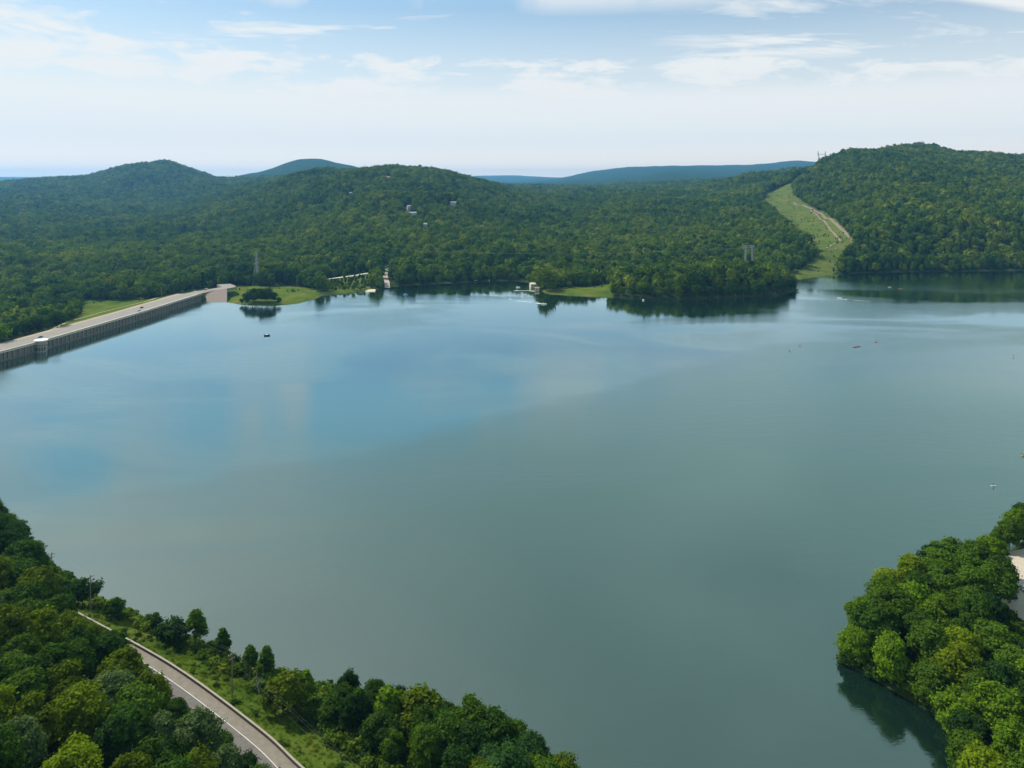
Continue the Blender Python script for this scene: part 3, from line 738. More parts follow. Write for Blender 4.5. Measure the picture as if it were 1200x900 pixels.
PAINT = simple('road_paint', (.52,.51,.47), .7, 0, .15, .8); YPAINT = simple('yellow_road_paint', (.55,.36,.04), .7)
STONEF = simple('brown_parapet_stone', (.13,.095,.065), .9, 0, .3, 1.5); STONET = simple('pale_coping_stone', (.26,.235,.195), .9, 0, .35, 1)
DIRT = simple('dirt_track', (.16,.13,.085), .95, 0, .5, .05); GRAVEL = simple('pale_gravel', (.42,.36,.285), .95, 0, .15, .5)
RL = smooth_line(ROAD, 3); RZ = 12.0
tag(obj('road', strip_mesh('road', RL, 3.42, 8.6, lambda p: RZ, ASPH, .5)), kind='structure')
tag(obj('road_shoulder', strip_mesh('road_shoulder', RL, .3, 3.4, lambda p: RZ+.006, SHOULD, .5)), kind='structure')
tag(obj('road_marking', strip_mesh('road_marking', RL, 3.34, 3.50, lambda p: RZ+.014, PAINT)), kind='structure')
pw = empty('parapet_wall', (RL[0].x, RL[0].y, RZ)); tag(pw, 'low brown stone parapet with pale coping along the lakeside of the road', 'parapet')
for nm, a, b, z0, z1, m in (('wall',-.22,.22,-.6,.62,STONEF),('coping',-.25,.25,.62,.76,STONET)):
    A, B = offset_line(RL, a), offset_line(RL, b); V = []; Fc = []
    for p, q in zip(A, B): V += [(p.x, p.y, z0), (q.x, q.y, z0), (q.x, q.y, z1), (p.x, p.y, z1)]
    for i in range(len(A)-1):
        for k in range(4): Fc.append((4*i+k, 4*i+(k+1) % 4, 4*i+4+(k+1) % 4, 4*i+4+k))
    V = [(x-RL[0].x, y-RL[0].y, z) for x, y, z in V]
    obj(nm, mesh_np(nm, V, Fc, [m]), pw)

# ------------------------------------------------------------------ dam
DL = smooth_line(DAM, 3.2)
def dz(p): return 8.0
tag(obj('dam_road', strip_mesh('dam_road', DL, 4.0, 25, lambda p: 8.02, simple('worn_dam_road', (.20,.18,.16), .9, 0, .2, .12), 1)), kind='structure')
tag(obj('dam_verge', strip_mesh('dam_verge', DL, 25, 30.5, lambda p: 8.0, simple('bare_verge', (.30,.24,.17), .95, 0, .3, .1), 1)), kind='structure')
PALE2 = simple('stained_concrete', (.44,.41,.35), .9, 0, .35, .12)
ew = [Vector((-404, 905)), Vector((-400, 935)), at(256,337.6,7.2).xy, at(268,335.6,6).xy, at(262,333.2,4).xy]
tag(obj('dam_road_end', strip_mesh('dam_road_end', smooth_line(ew, 5), -9, 9, lambda p: 8.06 if p.y < 925 else max(gz(p.x, p.y)+.5, 8.06-max(0, p.y-925)*.035), bpy.data.materials['worn_dam_road'], 3)), kind='structure')
dam = empty('dam', (DAM[1][0], DAM[1][1], 0)); tag(dam, 'long concrete dam wall with pilasters and parapet holding back the lake', 'dam')
def solid(name, line, a, b, z0, z1, m, parent, org):
    A, B = offset_line(line, a), offset_line(line, b); V = []; Fc = []
    for p, q in zip(A, B): V += [(p.x, p.y, z0), (q.x, q.y, z0), (q.x, q.y, z1), (p.x, p.y, z1)]
    n = len(A)
    for i in range(n-1):
        for k in range(4): Fc.append((4*i+k, 4*i+(k+1) % 4, 4*i+4+(k+1) % 4, 4*i+4+k))
    Fc += [(0,1,2,3), (4*n-4, 4*n-1, 4*n-2, 4*n-3)]
    V = [(x-org.x, y-org.y, z-org.z) for x, y, z in V]; return obj(name, mesh_np(name, V, Fc, [m]), parent)
solid('wall', DL, 0, 4, -8, 6.6, CONCD, dam, dam.location)  # wall colour darkened to carry the shade of the recessed face between pilasters
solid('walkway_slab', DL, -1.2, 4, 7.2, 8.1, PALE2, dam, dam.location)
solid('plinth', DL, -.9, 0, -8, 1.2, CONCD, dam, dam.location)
solid('parapet', DL, -1.1, -.6, 8.1, 9.0, CONC, dam, dam.location)
pil = MB().box(0, 0, 3.9, 1.1, .8, 6.2).mesh('pilaster', simple('pilaster_concrete', (.16,.145,.12), .9, 0, .4, .3))
Lf = smooth_line(DAM[1:], 5.0); k = 0
for i, p in enumerate(Lf[::1]):
    if k >= 98: break
    q = Lf[min(i+1, len(Lf)-1)]; e = (q-p).normalized() if i < len(Lf)-1 else Vector((0,1)); n_ = Vector((e.y, -e.x))
    o = obj('pilaster', pil, dam, (p.x+n_.x*.5-dam.location.x, p.y+n_.y*.5-dam.location.y, 0), math.atan2(e.y, e.x)); k += 1
# intake tower
tw = at(44, 411.5, 0); it = empty('intake_tower', (tw.x+3, tw.y, 0)); tag(it, 'round stone intake tower with pale flat roof against the dam', 'tower')
def ring(name, r0, r1, z0, z1, m, n=16): 
    b = MB(); b.bar((0,0,z0), (0,0,z1), r0, r1, n); return b.build(name, m, it)
ring('shaft', 5.0, 4.8, -8, 5.4, CONC); ring('cornice', 5.5, 5.5, 5.4, 6.2, CONCD); ring('drum', 5.0, 5.0, 6.2, 9.4, CONC); ring('roof', 5.6, 5.5, 9.4, 10.1, simple('pale_roof_slab', (.72,.7,.66), .8))
for k in range(7):
    a = R(-160+k*23); MB().box(math.cos(a)*4.95, math.sin(a)*4.95, 2.6, .6, 1.0, 3.0, rz=a).build('window', GLASS, it)
g = at(103, 388.5, 0); gb = empty('gate_pier', (g.x+2.6, g.y, 0), R(6)); tag(gb, 'small white concrete gate pier projecting from the dam', 'pier')
MB().box(0,0,1,3.4,4.2,9.5,.1).build('shaft', PALE, gb); MB().box(0,0,6.2,4.2,5,.7,.08).build('cap', PALE, gb)
# stepped slipway at the dam's end
sp0 = [tuple(at(239,340.5,8)), tuple(at(266,338.5,7)), tuple(at(266,355,-.5)), tuple(at(243,354.5,-.5))]
b = bmesh.new(); vs = [b.verts.new(p) for p in sp0]+[b.verts.new((p[0], p[1]+1, p[2]-4)) for p in sp0]
b.faces.new(vs[:4]); [b.faces.new((vs[i], vs[(i+1) % 4], vs[4+(i+1) % 4], vs[4+i])) for i in range(4)]
me = bpy.data.meshes.new('stone_apron'); b.to_mesh(me); b.free(); me.materials.append(simple('stone_paving', (.17,.135,.11), .95, 0, .3, .4))
tag(obj('stone_apron', me), 'sloping reddish grey stone apron between dam end and grassy knoll', 'apron')

def drape(name, pts, w, mat, dzv=.35, kind='structure', step=6, y0=560):
    P = [ground_at(px, py, y0).xy for px, py in pts]; L_ = smooth_line(P, step)
    return tag(obj(name, strip_mesh(name, L_, -w/2, w/2, lambda p: gz(p.x, p.y)+dzv, mat)), kind=kind)
def drape_w(name, P, w, mat, dzv=.35, step=6):
    L_ = smooth_line(P, step); return tag(obj(name, strip_mesh(name, L_, -w/2, w/2, lambda p: gz(p.x, p.y)+dzv, mat)), kind='structure')
pthW = []
for px, py in ((52,391),(62,386),(77,378),(100,371),(125,364),(150,358),(175,352),(200,345),(245,337.5)):
    z = 4.
    for _ in range(5): v = at(px, py, z); z = gz(v.x, v.y)
    pthW.append((v.x, v.y))
drape_w('footpath', pthW, 3.6, simple('sandy_path', (.46,.38,.26), .95, 0, .15, .2), .25)
drape('access_road', [(378,328.5),(392,327),(410,324.5),(431,321)], 5, PALE, 1.2)
drape('clearing_track', [(930,238),(945,243),(963,252),(983,266),(998,282),(1001,291)], 6, DIRT, .9)
drape('clearing_path', [(950,247),(962,258),(975,272),(985,283)], 4, DIRT, .7)
v0, v1 = at(452.5,337.5,.3), at_d(453, 1230, 3)
tag(obj('boat_ramp', strip_mesh('boat_ramp', [at_d(454, v0.y-4).xy, at_d(453.5, v0.y+40).xy, at_d(451.5, v0.y+90).xy, at_d(452.5, v0.y+150).xy], -3.6, 3.6, lambda p: max(.15, gz(p.x, p.y))+1.0, simple('ramp_concrete', (.36,.29,.23), .9, 0, .15, .1))), kind='structure')
# gravel car park
lot = [(181,284),(186,286),(205,292),(290,300),(290,238),(172,240),(169,250)]
def fan(name, P, z, mat):
    me = mesh_np(name, [(x, y, z) for x, y in P]+[(x, y, z-4) for x, y in P], [tuple(range(len(P)))]+[(i, (i+1) % len(P), len(P)+(i+1) % len(P), len(P)+i) for i in range(len(P))], [mat]); return obj(name, me)
tag(fan('car_park', lot[::-1], 3.35, GRAVEL), kind='structure')
SAND = simple('beach_sand', (.55,.46,.33), .95, 0, .12, .1)
for i, (px0, px1, py) in enumerate(((556,574,329.6),(608,618,328.6),(428,440,341.5))):
    a, b_ = at(px0, py+.6), at(px1, py-.2)
    V = []; n = 12
    for k in range(n+1):
        t = k/n; p = a.lerp(b_, t); w = 9*math.sin(math.pi*min(1, max(.08, t)))**.5 if 0 < k < n else 1
        V += [(p.x, p.y-2, .12), (p.x, p.y+w, 1.9)]
    tag(obj('beach', mesh_np('beach', V, [(2*k, 2*k+2, 2*k+3, 2*k+1) for k in range(n)], [SAND])), kind='structure')

# ------------------------------------------------------------------ buildings
def house(px, Y, w, d, h, wall, roof, label, rz=0, name='house', rh=2.6, z=None):
    x = (px-600)/F*Y; z = gz(x, Y) if z is None else z
    e = empty(name, (x, Y, z), rz); tag(e, label, 'house' if name == 'house' else 'hut')
    MB().box(0, 0, h/2-1, w, d, h+2).build('wall', wall, e)
    MB().prism([(-d/2-.6, h), (0, h+rh), (d/2+.6, h), (d/2+.6, h-.25), (0, h+rh-.3), (-d/2-.6, h-.25)], w+1, Matrix.Rotation(R(90), 4, 'Z')).build('roof', roof, e)
    MB().prism([(-d/2+.01, h-.02), (0, h+rh-.35), (d/2-.01, h-.02)], w-.02, Matrix.Rotation(R(90), 4, 'Z')).build('gable', wall, e)
    n = max(1, int(w/3.2))
    for k in range(n):
        if k == n//2: MB().box((k+.5)/n*w-w/2, -d/2-.03, 1.1, 1.1, .1, 2.1).build('door', GLASS, e)
        else: MB().box((k+.5)/n*w-w/2, -d/2-.03, 1.7, 1.3, .1, 1.3).build('window', GLASS, e)
    MB().box(w*.25, .6, h+rh*.8, .9, .9, 2.2).build('chimney', STONEF, e)
    return e
WHITE = simple('white_clapboard', (.45,.44,.41), .8); CREAM = simple('cream_render', (.5,.43,.30), .8); GREYR = simple('grey_shingle', (.3,.3,.31), .9); BRN = simple('brown_siding', (.25,.19,.14), .9); REDR = simple('reddish_roof', (.33,.18,.14), .9)
for px, py, w, d, h, wl, rf, lab, rz in ((411,230,13,9,5.5,BRN,GREYR,'grey roofed house among trees on the wooded hilltop shoulder',.4),
    (455,211,15,9,5,BRN,REDR,'brown house with reddish roof high on the wooded hill',-.2),(483,253.5,24,8,4,WHITE,GREYR,'long low pale house in the hillside woods',.05),
    (498,268,14,9,6,WHITE,WHITE,'small bright white house lowest in the hillside woods',.0),(531,242,15,9,6,WHITE,GREYR,'grey and white two-storey house beside a hillside lawn',.3),
    (479,247,8,7,7,WHITE,GREYR,'narrow white gabled house just above the long low house',.5)):
    p = ground_at(px, py, 1100); house(600+F*p.x/p.y, p.y, w, d, h+3.5, wl, rf, lab, rz)
v = at(624.5, 335.5, 1); house(624.5, v.y, 8.5, 7, 3.6, CREAM, simple('pale_hut_roof', (.62,.56,.44), .8), 'cream lakeside hut with pale roof on the far shore', .3, 'lakeside_hut', 2.2, z=.8)
v = at(629.5, 339.5, 1); house(629.5, v.y, 6, 5, 3, CREAM, BRN, 'little tan shed below the cream lakeside hut', -.2, 'shed', 1.4, z=.6)
# dock
v = at(613, 341.3, 0); dk = empty('dock', (v.x, v.y, 0), R(4)); tag(dk, 'grey timber dock reaching into the cove by the lakeside hut', 'dock')
GREYW = simple('grey_dock_timber', (.36,.35,.33), .9)
MB().box(0,0,.7,26,3.2,.25).box(-8,4,.7,2.2,6,.25).build('deck', GREYW, dk)
for k in range(7): MB().bar((-12+k*4,1.3,-3), (-12+k*4,1.3,1.6), .16).build('pile', WOODP, dk)

# ------------------------------------------------------------------ vehicles
def loft(secs, name, mat, parent, closed=True, smooth=True):
    """secs: list of equal-length loops"""
    V = [p for s_ in secs for p in s_]; n = len(secs[0]); Fc = []
    for i in range(len(secs)-1):
        for k in range(n): Fc.append((i*n+k, i*n+(k+1) % n, (i+1)*n+(k+1) % n, (i+1)*n+k))
    Fc += [tuple(range(n))[::-1], tuple((len(secs)-1)*n+k for k in range(n))]
    return obj(name, mesh_np(name, V, Fc, [mat], smooth), parent)
def car(loc, rz, mat, label, suv=False, group=None):
    e = empty('parked_car', loc, rz); tag(e, label, 'car', group); hb = .12 if suv else 0
    prof = [(-2.2,.45,.62),(-2.25,.4,.95+hb),(-1.6,.3,1.0+hb),(1.0,.3,.98+hb),(1.9,.3,.86+hb),(2.22,.42,.7),(2.2,.45,.45)]
    b = MB(); hw = .88
    outline = [(-2.2,.35),(-2.27,.62),(-2.2,.95+hb),(-1.5,1.02+hb),(.95,1.0+hb),(1.9,.88+hb),(2.2,.7),(2.22,.35),(1.75,.3),(1.7,.55),(1.4,.66),(1.1,.55),(1.05,.3),(-1.05,.3),(-1.1,.55),(-1.4,.66),(-1.7,.55),(-1.75,.3)]
    b.prism(outline, hw*2); bmesh.ops.bevel(b.bm, geom=[ed for ed in b.bm.edges if abs(abs(ed.verts[0].co.y)-hw) < 1e-4 and abs(ed.verts[0].co.y-ed.verts[1].co.y) < 1e-4], offset=.06, segments=2, affect='EDGES')
    body = b.build('body', mat, e, True)
    ht = 1.72 if suv else 1.46; rear = -2.05 if suv else -1.75
    b = MB(); v8 = [(rear,.78,1.0+hb),(1.15,.78,1.0+hb),(.35,.64,ht-.04),(rear+.35,.64,ht-.04)]
    vs = [b.bm.verts.new((x, s_*y, z)) for s_ in (-1,1) for x, y, z in v8]
    for f in ((0,1,2,3),(7,6,5,4),(0,4,5,1),(1,5,6,2),(2,6,7,3),(3,7,4,0)): b.bm.faces.new([vs[i] for i in f])
    b.build('windows', GLASS, e)
    MB().box((rear+.35+.35)/2, 0, ht, (.35-(rear+.35))+.02, 1.3, .07, .03).build('roof', mat, e)
    for sx in (-1.4, 1.4):
        for sy in (-1, 1):
            w = MB().bar((sx, sy*.68, .33), (sx, sy*.9, .33), .33, n=16).build('wheel', TYRE, e)
            MB().bar((sx, sy*.88, .33), (sx, sy*.915, .33), .2, n=10).build('rim', RIM, w)
    for sy in (-1, 1):
        MB().box(2.16, sy*.62, .68, .12, .38, .14, .03).build('headlight', LAMPG, e); MB().box(-2.22, sy*.66, .82+hb, .1, .28, .18, .02).build('tail_light', TAILG, e)
    MB().box(.75, .0, 1.04+hb, .12, 2.0, .14, .03).build('door_mirrors', mat, e)
    return e
BLUE = simple('blue_car_paint', (.03,.16,.38), .3, 0, .02); NAVY = simple('dark_blue_car_paint', (.015,.03,.07), .2, 0, .02); SILVER = simple('silver_car_paint', (.55,.57,.6), .3, .4, .02); WCAR = simple('white_car_paint', (.75,.75,.75), .3, 0, .02); BLK = simple('black_paint', (.02,.02,.022), .4)
v = at(1188, 699, 3.37); car((v.x, v.y, 3.37), R(65), NAVY, 'dark blue car parked on gravel at the edge of trees', True)
v = at(1200, 691, 3.37); car((v.x+.3, v.y, 3.37), R(60), SILVER, 'silver car parked beside the dark blue one on gravel')
v = at(47.5, 395.5, 8); car((v.x, v.y, 8.03), R(85), BLUE, 'bright blue car parked on the dam behind the intake tower')
v = at(163, 364.5, 8); car((v.x, v.y, 8.03), R(84), SILVER, 'silver car driving along the far half of the dam')
v = at(166, 361, 8); car((v.x, v.y, 8.03), R(84), BLK, 'black car ahead of the silver car on the dam')
for i, (dx, lab) in enumerate(((-3.5,'white van-like car at the head of the boat ramp'),(2.5,'white car next to another at the head of the boat ramp'))):
    p = at_d(452.5, v0.y+146); xx = p.x+dx; c = car((xx, p.y, gz(xx, p.y)+1.1), R(90), WCAR, lab, not i)
    c.scale = (1.15,)*3

# yellow board by the road
p = at(210.5, 838, 12.5); sg = empty('warning_board', (p.x, p.y, 12), R(-35)); tag(sg, 'tan and yellow roadside board half hidden by leaves', 'board')
MB().box(0,0,1.55,1.5,.12,1.0,.03).build('panel', simple('yellow_panel', (.62,.42,.12), .6), sg); MB().box(0,.01,.65,1.3,.1,.8,.02).build('lower_panel', simple('tan_panel', (.48,.36,.26), .7), sg)
for s_ in (-.6,.6): MB().bar((s_,.12,-.3),(s_,.12,2.0),.05).build('post', WOODP, sg)
# dead branches and shore rocks
dt = empty('dead_tree', (0,0,0)); x, y = base(305, 824, 6.5); dt.location = (x, y, gz(x, y)); tag(dt, 'bare grey dead tree leaning on the grassy bank', 'tree')
b = MB(); random.seed(3)
b.bar((0,0,-.3),(-1.5,.6,5.5),.14,.06)
for k in range(9):
    t = .25+.08*k; q = Vector((-1.5*t,.6*t,5.5*t)); a = random.uniform(0,6.28); b.bar(q, q+Vector((math.cos(a)*1.6, math.sin(a)*.9, 1.5)), .05, .015, 5)
b.build('trunk', BARK_PALE, dt)
ROCK = simple('shore_rock', (.28,.26,.24), .95, 0, .3, 1.2)
def rock(x, y, z, s, label, group):
    bm = bmesh.new(); bmesh.ops.create_icosphere(bm, subdivisions=2, radius=s)
    for w in bm.verts: w.co = w.co*random.uniform(.78, 1.12); w.co.z *= .6
    me = bpy.data.meshes.new('rock'); bm.to_mesh(me); bm.free(); me.materials.append(ROCK)
    o = obj('rock', me, None, (x, y, z), random.uniform(0,6)); tag(o, label, 'rock', group)
for k in range(16):
    px = 318+k*1.5; x, y = base(px, 791+k*.9, 0); rock(x+random.uniform(-.8,.8), y-random.uniform(0,2.2), .15, random.uniform(.35,.9), 'grey boulder on the bare shore beyond the close pair of trees', 'boulders on the near shore')
for k in range(9):
    x, y = base(1003+k*9, 775+k*3.2, 0); rock(x+random.uniform(-.5,.5), y+random.uniform(-.3,1.2), .1, random.uniform(.3,.7), 'brown rock at the foot of the wooded point', 'rocks under the wooded point')
for px, py, s_ in ((974,289,3),(978,286,2.5),(969,292,2.6),(984,281,2.4),(980,292,2.2),(990,279,2.0),(972,294,1.8)):
    p = ground_at(px, py, 1150); rock(p.x, p.y, p.z+.6, s_, 'pale rock outcrop block in the power line clearing', 'rocks in the clearing')

# ------------------------------------------------------------------ poles, pylons, wires
def utility_pole(loc, h, label, group=None, rz=0, r=.16):
    e = empty('utility_pole', loc, rz); tag(e, label, 'utility pole', group)
    MB().bar((0,0,-1),(0,0,h),r*1.15,r*.8,8).build('post', WOODP, e)
    ca = MB().box(0,0,h-.7,2.4,.14,.16).box(0,0,h-1.8,1.6,.12,.14).build('crossarm', WOODP, e)
    for s_ in (-1.05,-.35,.35,1.05): MB().bar((s_,0,h-.62),(s_,0,h-.35),.07).build('insulator', PALE, ca)
    return e
def wire_group(name, spans, r, label, sag=.03):
    V = []; Fc = []
    for a, b_ in spans:
        a, b_ = Vector(a), Vector(b_); L_ = (b_-a).length; n = 14
        path = []
        for k in range(n+1):
            t = k/n; p = a.lerp(b_, t); p.z -= 4*t*(1-t)*L_*sag; path.append(p)
        v, f = tube(path, [r]*(n+1), 4); o = len(V); V += v; Fc += [tuple(i+o for i in q) for q in f]
    m = simple('wire', (.14,.14,.14), .8, 0) if 'wire' not in bpy.data.materials else bpy.data.materials['wire']
    return tag(obj(name, mesh_np(name, V, Fc, [m])), label, 'power line')
PX = [(106,717,9.5,12.2),(272,818,9,12.5)]
pol = []
for i, (px, py, z0, h) in enumerate(PX):
    z = 9.
    for _ in range(5): v = at(px, py, z); z = gz(v.x, v.y)
    utility_pole((v.x, v.y, z), h, ('wooden utility pole on the bank beside the compact dark oval tree','wooden utility pole on the bank near the close pair of trees')[i], None, R(55), .17); pol.append(Vector((v.x, v.y, z+h)))
e_ = (pol[0]-pol[1]); p3 = Vector((-163, 259, 18.5)); p0 = Vector((-31, 157, 21.5))
utility_pole((p3.x, p3.y, gz(p3.x, p3.y)), p3.z-gz(p3.x, p3.y), 'wooden utility pole further along the bank behind the wood', None, R(50))
utility_pole((p0.x, p0.y, gz(p0.x, p0.y)), p0.z-gz(p0.x, p0.y), 'wooden utility pole on the bank at the bottom of the road', None, R(55))
dirn = Vector((.55,.83,0))*1.0
for k, s_ in enumerate((-1.0,.35,1.0)):
    off = Vector((math.cos(R(55))*s_, math.sin(R(55))*s_, -.3))
    wire_group('overhead_wire', [(p3+off, pol[0]+off), (pol[0]+off, pol[1]+off), (pol[1]+off, p0+off)], .010, 'thin dark wires strung along the roadside poles', .018)['group'] = 'roadside wires'
def lattice(b, a0, a1, w0, w1, n, r):
    """square lattice mast from a0 to a1"""
    a0, a1 = Vector(a0), Vector(a1); prev = None
    for k in range(n+1):
        t = k/n; c = a0.lerp(a1, t); w = w0+(w1-w0)*t
        q = [c+Vector((sx*w/2, sy*w/2, 0)) for sx, sy in ((-1,-1),(1,-1),(1,1),(-1,1))]
        if prev:
            for i in range(4):
                b.bar(prev[i], q[i], r, n=4); b.bar(prev[i], q[(i+1) % 4], r*.6, n=4); b.bar(q[i], q[(i+1) % 4], r*.6, n=4)
        prev = q
def tall_pylon(loc, h, label, rz=0):
    e = empty('pylon', loc, rz); tag(e, label, 'pylon', None)
    b = MB(); lattice(b, (0,0,-2), (0,0,h*.62), 8, 2.6, 7, .28); lattice(b, (0,0,h*.62), (0,0,h), 2.6, 1.2, 6, .25); b.build('mast', STEEL, e)
    for k, (z, w) in enumerate(((h*.66,6.5),(h*.79,5.5),(h*.92,4.5))):
        c = MB(); 
        for s_ in (-1,1):
            c.bar((0,.8,z),(s_*w,0,z+.3),.2,n=4); c.bar((0,-.8,z),(s_*w,0,z+.3),.2,n=4); c.bar((0,0,z+2.2),(s_*w,0,z+.3),.2,n=4); c.bar((s_*w,0,z+.3),(s_*w,0,z-2),.14,n=5)
        c.build('crossarm', STEEL, e)
    return e
def portal_pylon(loc, h, w, label, rz=0, vee=False):
    e = empty('pylon', loc, rz); tag(e, label, 'pylon')
    for s_ in (-1, 1):
        b = MB(); x0, x1 = (s_*w*.18, s_*w*.42) if vee else (s_*w*.36, s_*w*.26)
        lattice(b, (x0,0,-2), (x1,0,h), 2.6 if not vee else 1.6, 1.6, 9, .30); b.build('leg', STEEL, e)
    b = MB()
    for z in ((h, h-3) if not vee else (h*.78, h*.78+1.6)): b.bar((-w/2,0,z),(w/2,0,z),.32,n=4)
    zt, zb = (h, h-3) if not vee else (h*.78+1.6, h*.78)
    n = 10
    for k in range(n): b.bar((-w/2+w*k/n,0,zt if k % 2 else zb), (-w/2+w*(k+1)/n,0,zb if k % 2 else zt), .2, n=4)
    b.build('crossarm', STEEL, e)
    for x in (-w*.45, 0, w*.45): MB().bar((x,0,zb),(x,0,zb-3.2),.22,n=5).build('insulator', STEEL, e)
    return e
def pz(px, Y, dz_=0): x = (px-600)/F*Y; return Vector((x, Y, gz(x, Y)+dz_))
q = pz(300.5, 1075); tall_pylon(q, (333-297)*1075/F+2, 'tall narrow lattice pylon behind the grassy knoll', R(70))
topA = q+Vector((0,0,38)); hA = 38
p877 = pz(877.5, 1090); hp = H-(288-YH)*1090/F-p877.z
portal_pylon(p877, hp, 20, 'broad portal pylon rising from the far headland trees', R(15))
p963 = pz(963, 2480); hpv = H-(177.5-YH)*2480/F-p963.z
portal_pylon(p963, hpv, 34, 'twin mast pylon on the skyline at the top of the clearing', R(10), True)
wires = []
lp = Vector((-900, 1090, p877.z+20))
for dx in (-6,0,6):
    wires.append((Vector((q.x+dx*.3, q.y+dx, q.z+hA+(dx))), Vector((-1150, 1120+dx, 32+dx))))
    wires.append((Vector((q.x+dx*.3, q.y+dx, q.z+hA+(dx))), Vector((-150, 1230+dx, 30+dx))))
wire_group('transmission_line', wires, .06, 'transmission wires leaving the tall narrow pylon over the far trees', .02)
wires = []
for x in (-9,0,9):
    a = p877+Vector((x,0,hp-3)); b_ = p963+Vector((x*1.5,0,hpv*.75)); wires += [(a, b_), (a, Vector((-150+x, 1230, 32)))]
wire_group('transmission_line', wires, .06, 'transmission wires running from the headland pylon up the clearing', .012)
for px, Yd, h, lab in ((189,985,15,'wooden pole beside the footpath at the forest edge'),(255,1010,20,'pale wooden pole at the end of the dam road'),(316,1080,18,'wooden pole just past the tall narrow pylon'),
                     (363,1090,22,'wooden pole behind the dark shoreline shrubs'),(392,1090,18,'wooden pole beside the far access road')):
    e = utility_pole(pz(px, Yd), h, lab, None, R(80), .3)

# ------------------------------------------------------------------ people and boats
def skin_person(name, J, E, Rr, mat, parent=None, loc=None, rz=0):
    me = bpy.data.meshes.new(name); me.from_pydata(J, E, []); o = obj(name, me, parent, loc, rz)
    md = o.modifiers.new('skin', 'SKIN'); sub = o.modifiers.new('sub', 'SUBSURF'); sub.levels = sub.render_levels = 1
    for v_, r_ in zip(me.skin_vertices[0].data, Rr): v_.radius = (r_, r_)
    me.skin_vertices[0].data[0].use_root = True
    dg = bpy.context.evaluated_depsgraph_get(); ev = o.evaluated_get(dg); m2 = bpy.data.meshes.new_from_object(ev)
    o.modifiers.clear(); o.data = m2; m2.materials.clear(); m2.materials.append(mat); m2.polygons.foreach_set('use_smooth', [True]*len(m2.polygons)); return o
SKIN = simple('skin', (.45,.28,.2), .6); DARKC = simple('dark_clothes', (.03,.035,.045), .9); REDC = simple('red_clothes', (.45,.04,.04), .9); HAIR = simple('dark_hair', (.03,.02,.015), .8)
def standing(loc, rz, cloth, label):
    J = [(0,0,.95),(0,0,1.2),(0,0,1.42),(0,0,1.52),(.02,0,1.66),(0,.11,.9),(.03,.13,.5),(0,.14,.08),(.14,.15,.03),(0,-.11,.9),(.03,-.13,.5),(0,-.14,.08),(.14,-.15,.03),
         (0,.19,1.4),(.12,.27,1.15),(.33,.17,1.05),(0,-.19,1.4),(.12,-.25,1.2),(.33,-.1,1.32)]
    E = [(0,1),(1,2),(2,3),(3,4),(0,5),(5,6),(6,7),(7,8),(0,9),(9,10),(10,11),(11,12),(2,13),(13,14),(14,15),(2,16),(16,17),(17,18)]
    Rr = [.13,.13,.13,.055,.1,.09,.06,.045,.035,.09,.06,.045,.035,.06,.045,.035,.06,.045,.035]
    o = skin_person('person', J, E, Rr, SKIN, None, loc, rz); tag(o, label, 'person')
    MB().ball((-.02,0,1.69),.115,(1,1,.95)).build('hair', HAIR, o, True)
    b = MB(); b.bar((0,0,.86),(0,0,1.44),.17,.19,12); b.build('shirt', cloth, o, True)
    return o
def seated(loc, rz, cloth, label):
    J = [(0,0,.18),(0,0,.42),(0,0,.64),(0,0,.74),(.02,0,.88),(.12,.12,.18),(.5,.16,.36),(.85,.14,.12),(.12,-.12,.18),(.5,-.16,.36),(.85,-.14,.12),
         (0,.19,.62),(.15,.3,.4),(.36,.26,.5),(0,-.19,.62),(.15,-.3,.42),(.36,-.26,.44)]
    E = [(0,1),(1,2),(2,3),(3,4),(0,5),(5,6),(6,7),(0,8),(8,9),(9,10),(2,11),(11,12),(12,13),(2,14),(14,15),(15,16)]
    Rr = [.14,.14,.13,.055,.1,.09,.065,.045,.09,.065,.045,.06,.045,.035,.06,.045,.035]
    o = skin_person('person', J, E, Rr, SKIN, None, loc, rz); tag(o, label, 'person')
    MB().ball((-.02,0,.91),.115).build('hair', HAIR, o, True); b = MB(); b.bar((0,0,.16),(0,0,.66),.18,.2,12); b.build('life_vest', cloth, o, True)
    return o
def hull(L_, W, Hh, name, mat, parent, deck=.8, nose=1.0):
    secs = []
    for k in range(11):
        t = -1+2*k/10; w = W/2*(1-abs(t)**2.4)+.015; x = t*L_/2; rise = Hh*.35*abs(t)**3*nose
        secs.append([(x, -w, Hh+rise), (x, -w*.75, Hh*.3+rise), (x, 0, rise*.8), (x, w*.75, Hh*.3+rise), (x, w, Hh+rise), (x, 0, Hh*1.15+rise)])
    return loft(secs, name, mat, parent)
def paddle(parent, a, b_):
    p = MB().bar(a, b_, .02, n=6).build('shaft', BLK, parent)
    for q in (a, b_): MB().box(*q, .1, .22, .42, .03).build('blade', BLK, p)
def kayak(px, py, rz, mat, cloth, kl, pl, L_=3.6):
    p = at(px, py, 0); e = empty('kayak', (p.x, p.y, -.08), rz); tag(e, kl, 'kayak')
    hull(L_, .75, .34, 'hull', mat, e); MB().bar((-.1,0,.33),(-.1,0,.42),.3,.28,14).build('cockpit_rim', BLK, e)
    s_ = seated((p.x, p.y, .1), rz, cloth, pl)
    pd = empty('paddle', (p.x, p.y, .1), rz); tag(pd, 'black paddle of '+pl.replace('person ', 'the person '), 'paddle')
    paddle(pd, Vector((.4,-1.1,.25)), Vector((.4,1.1,.7)))
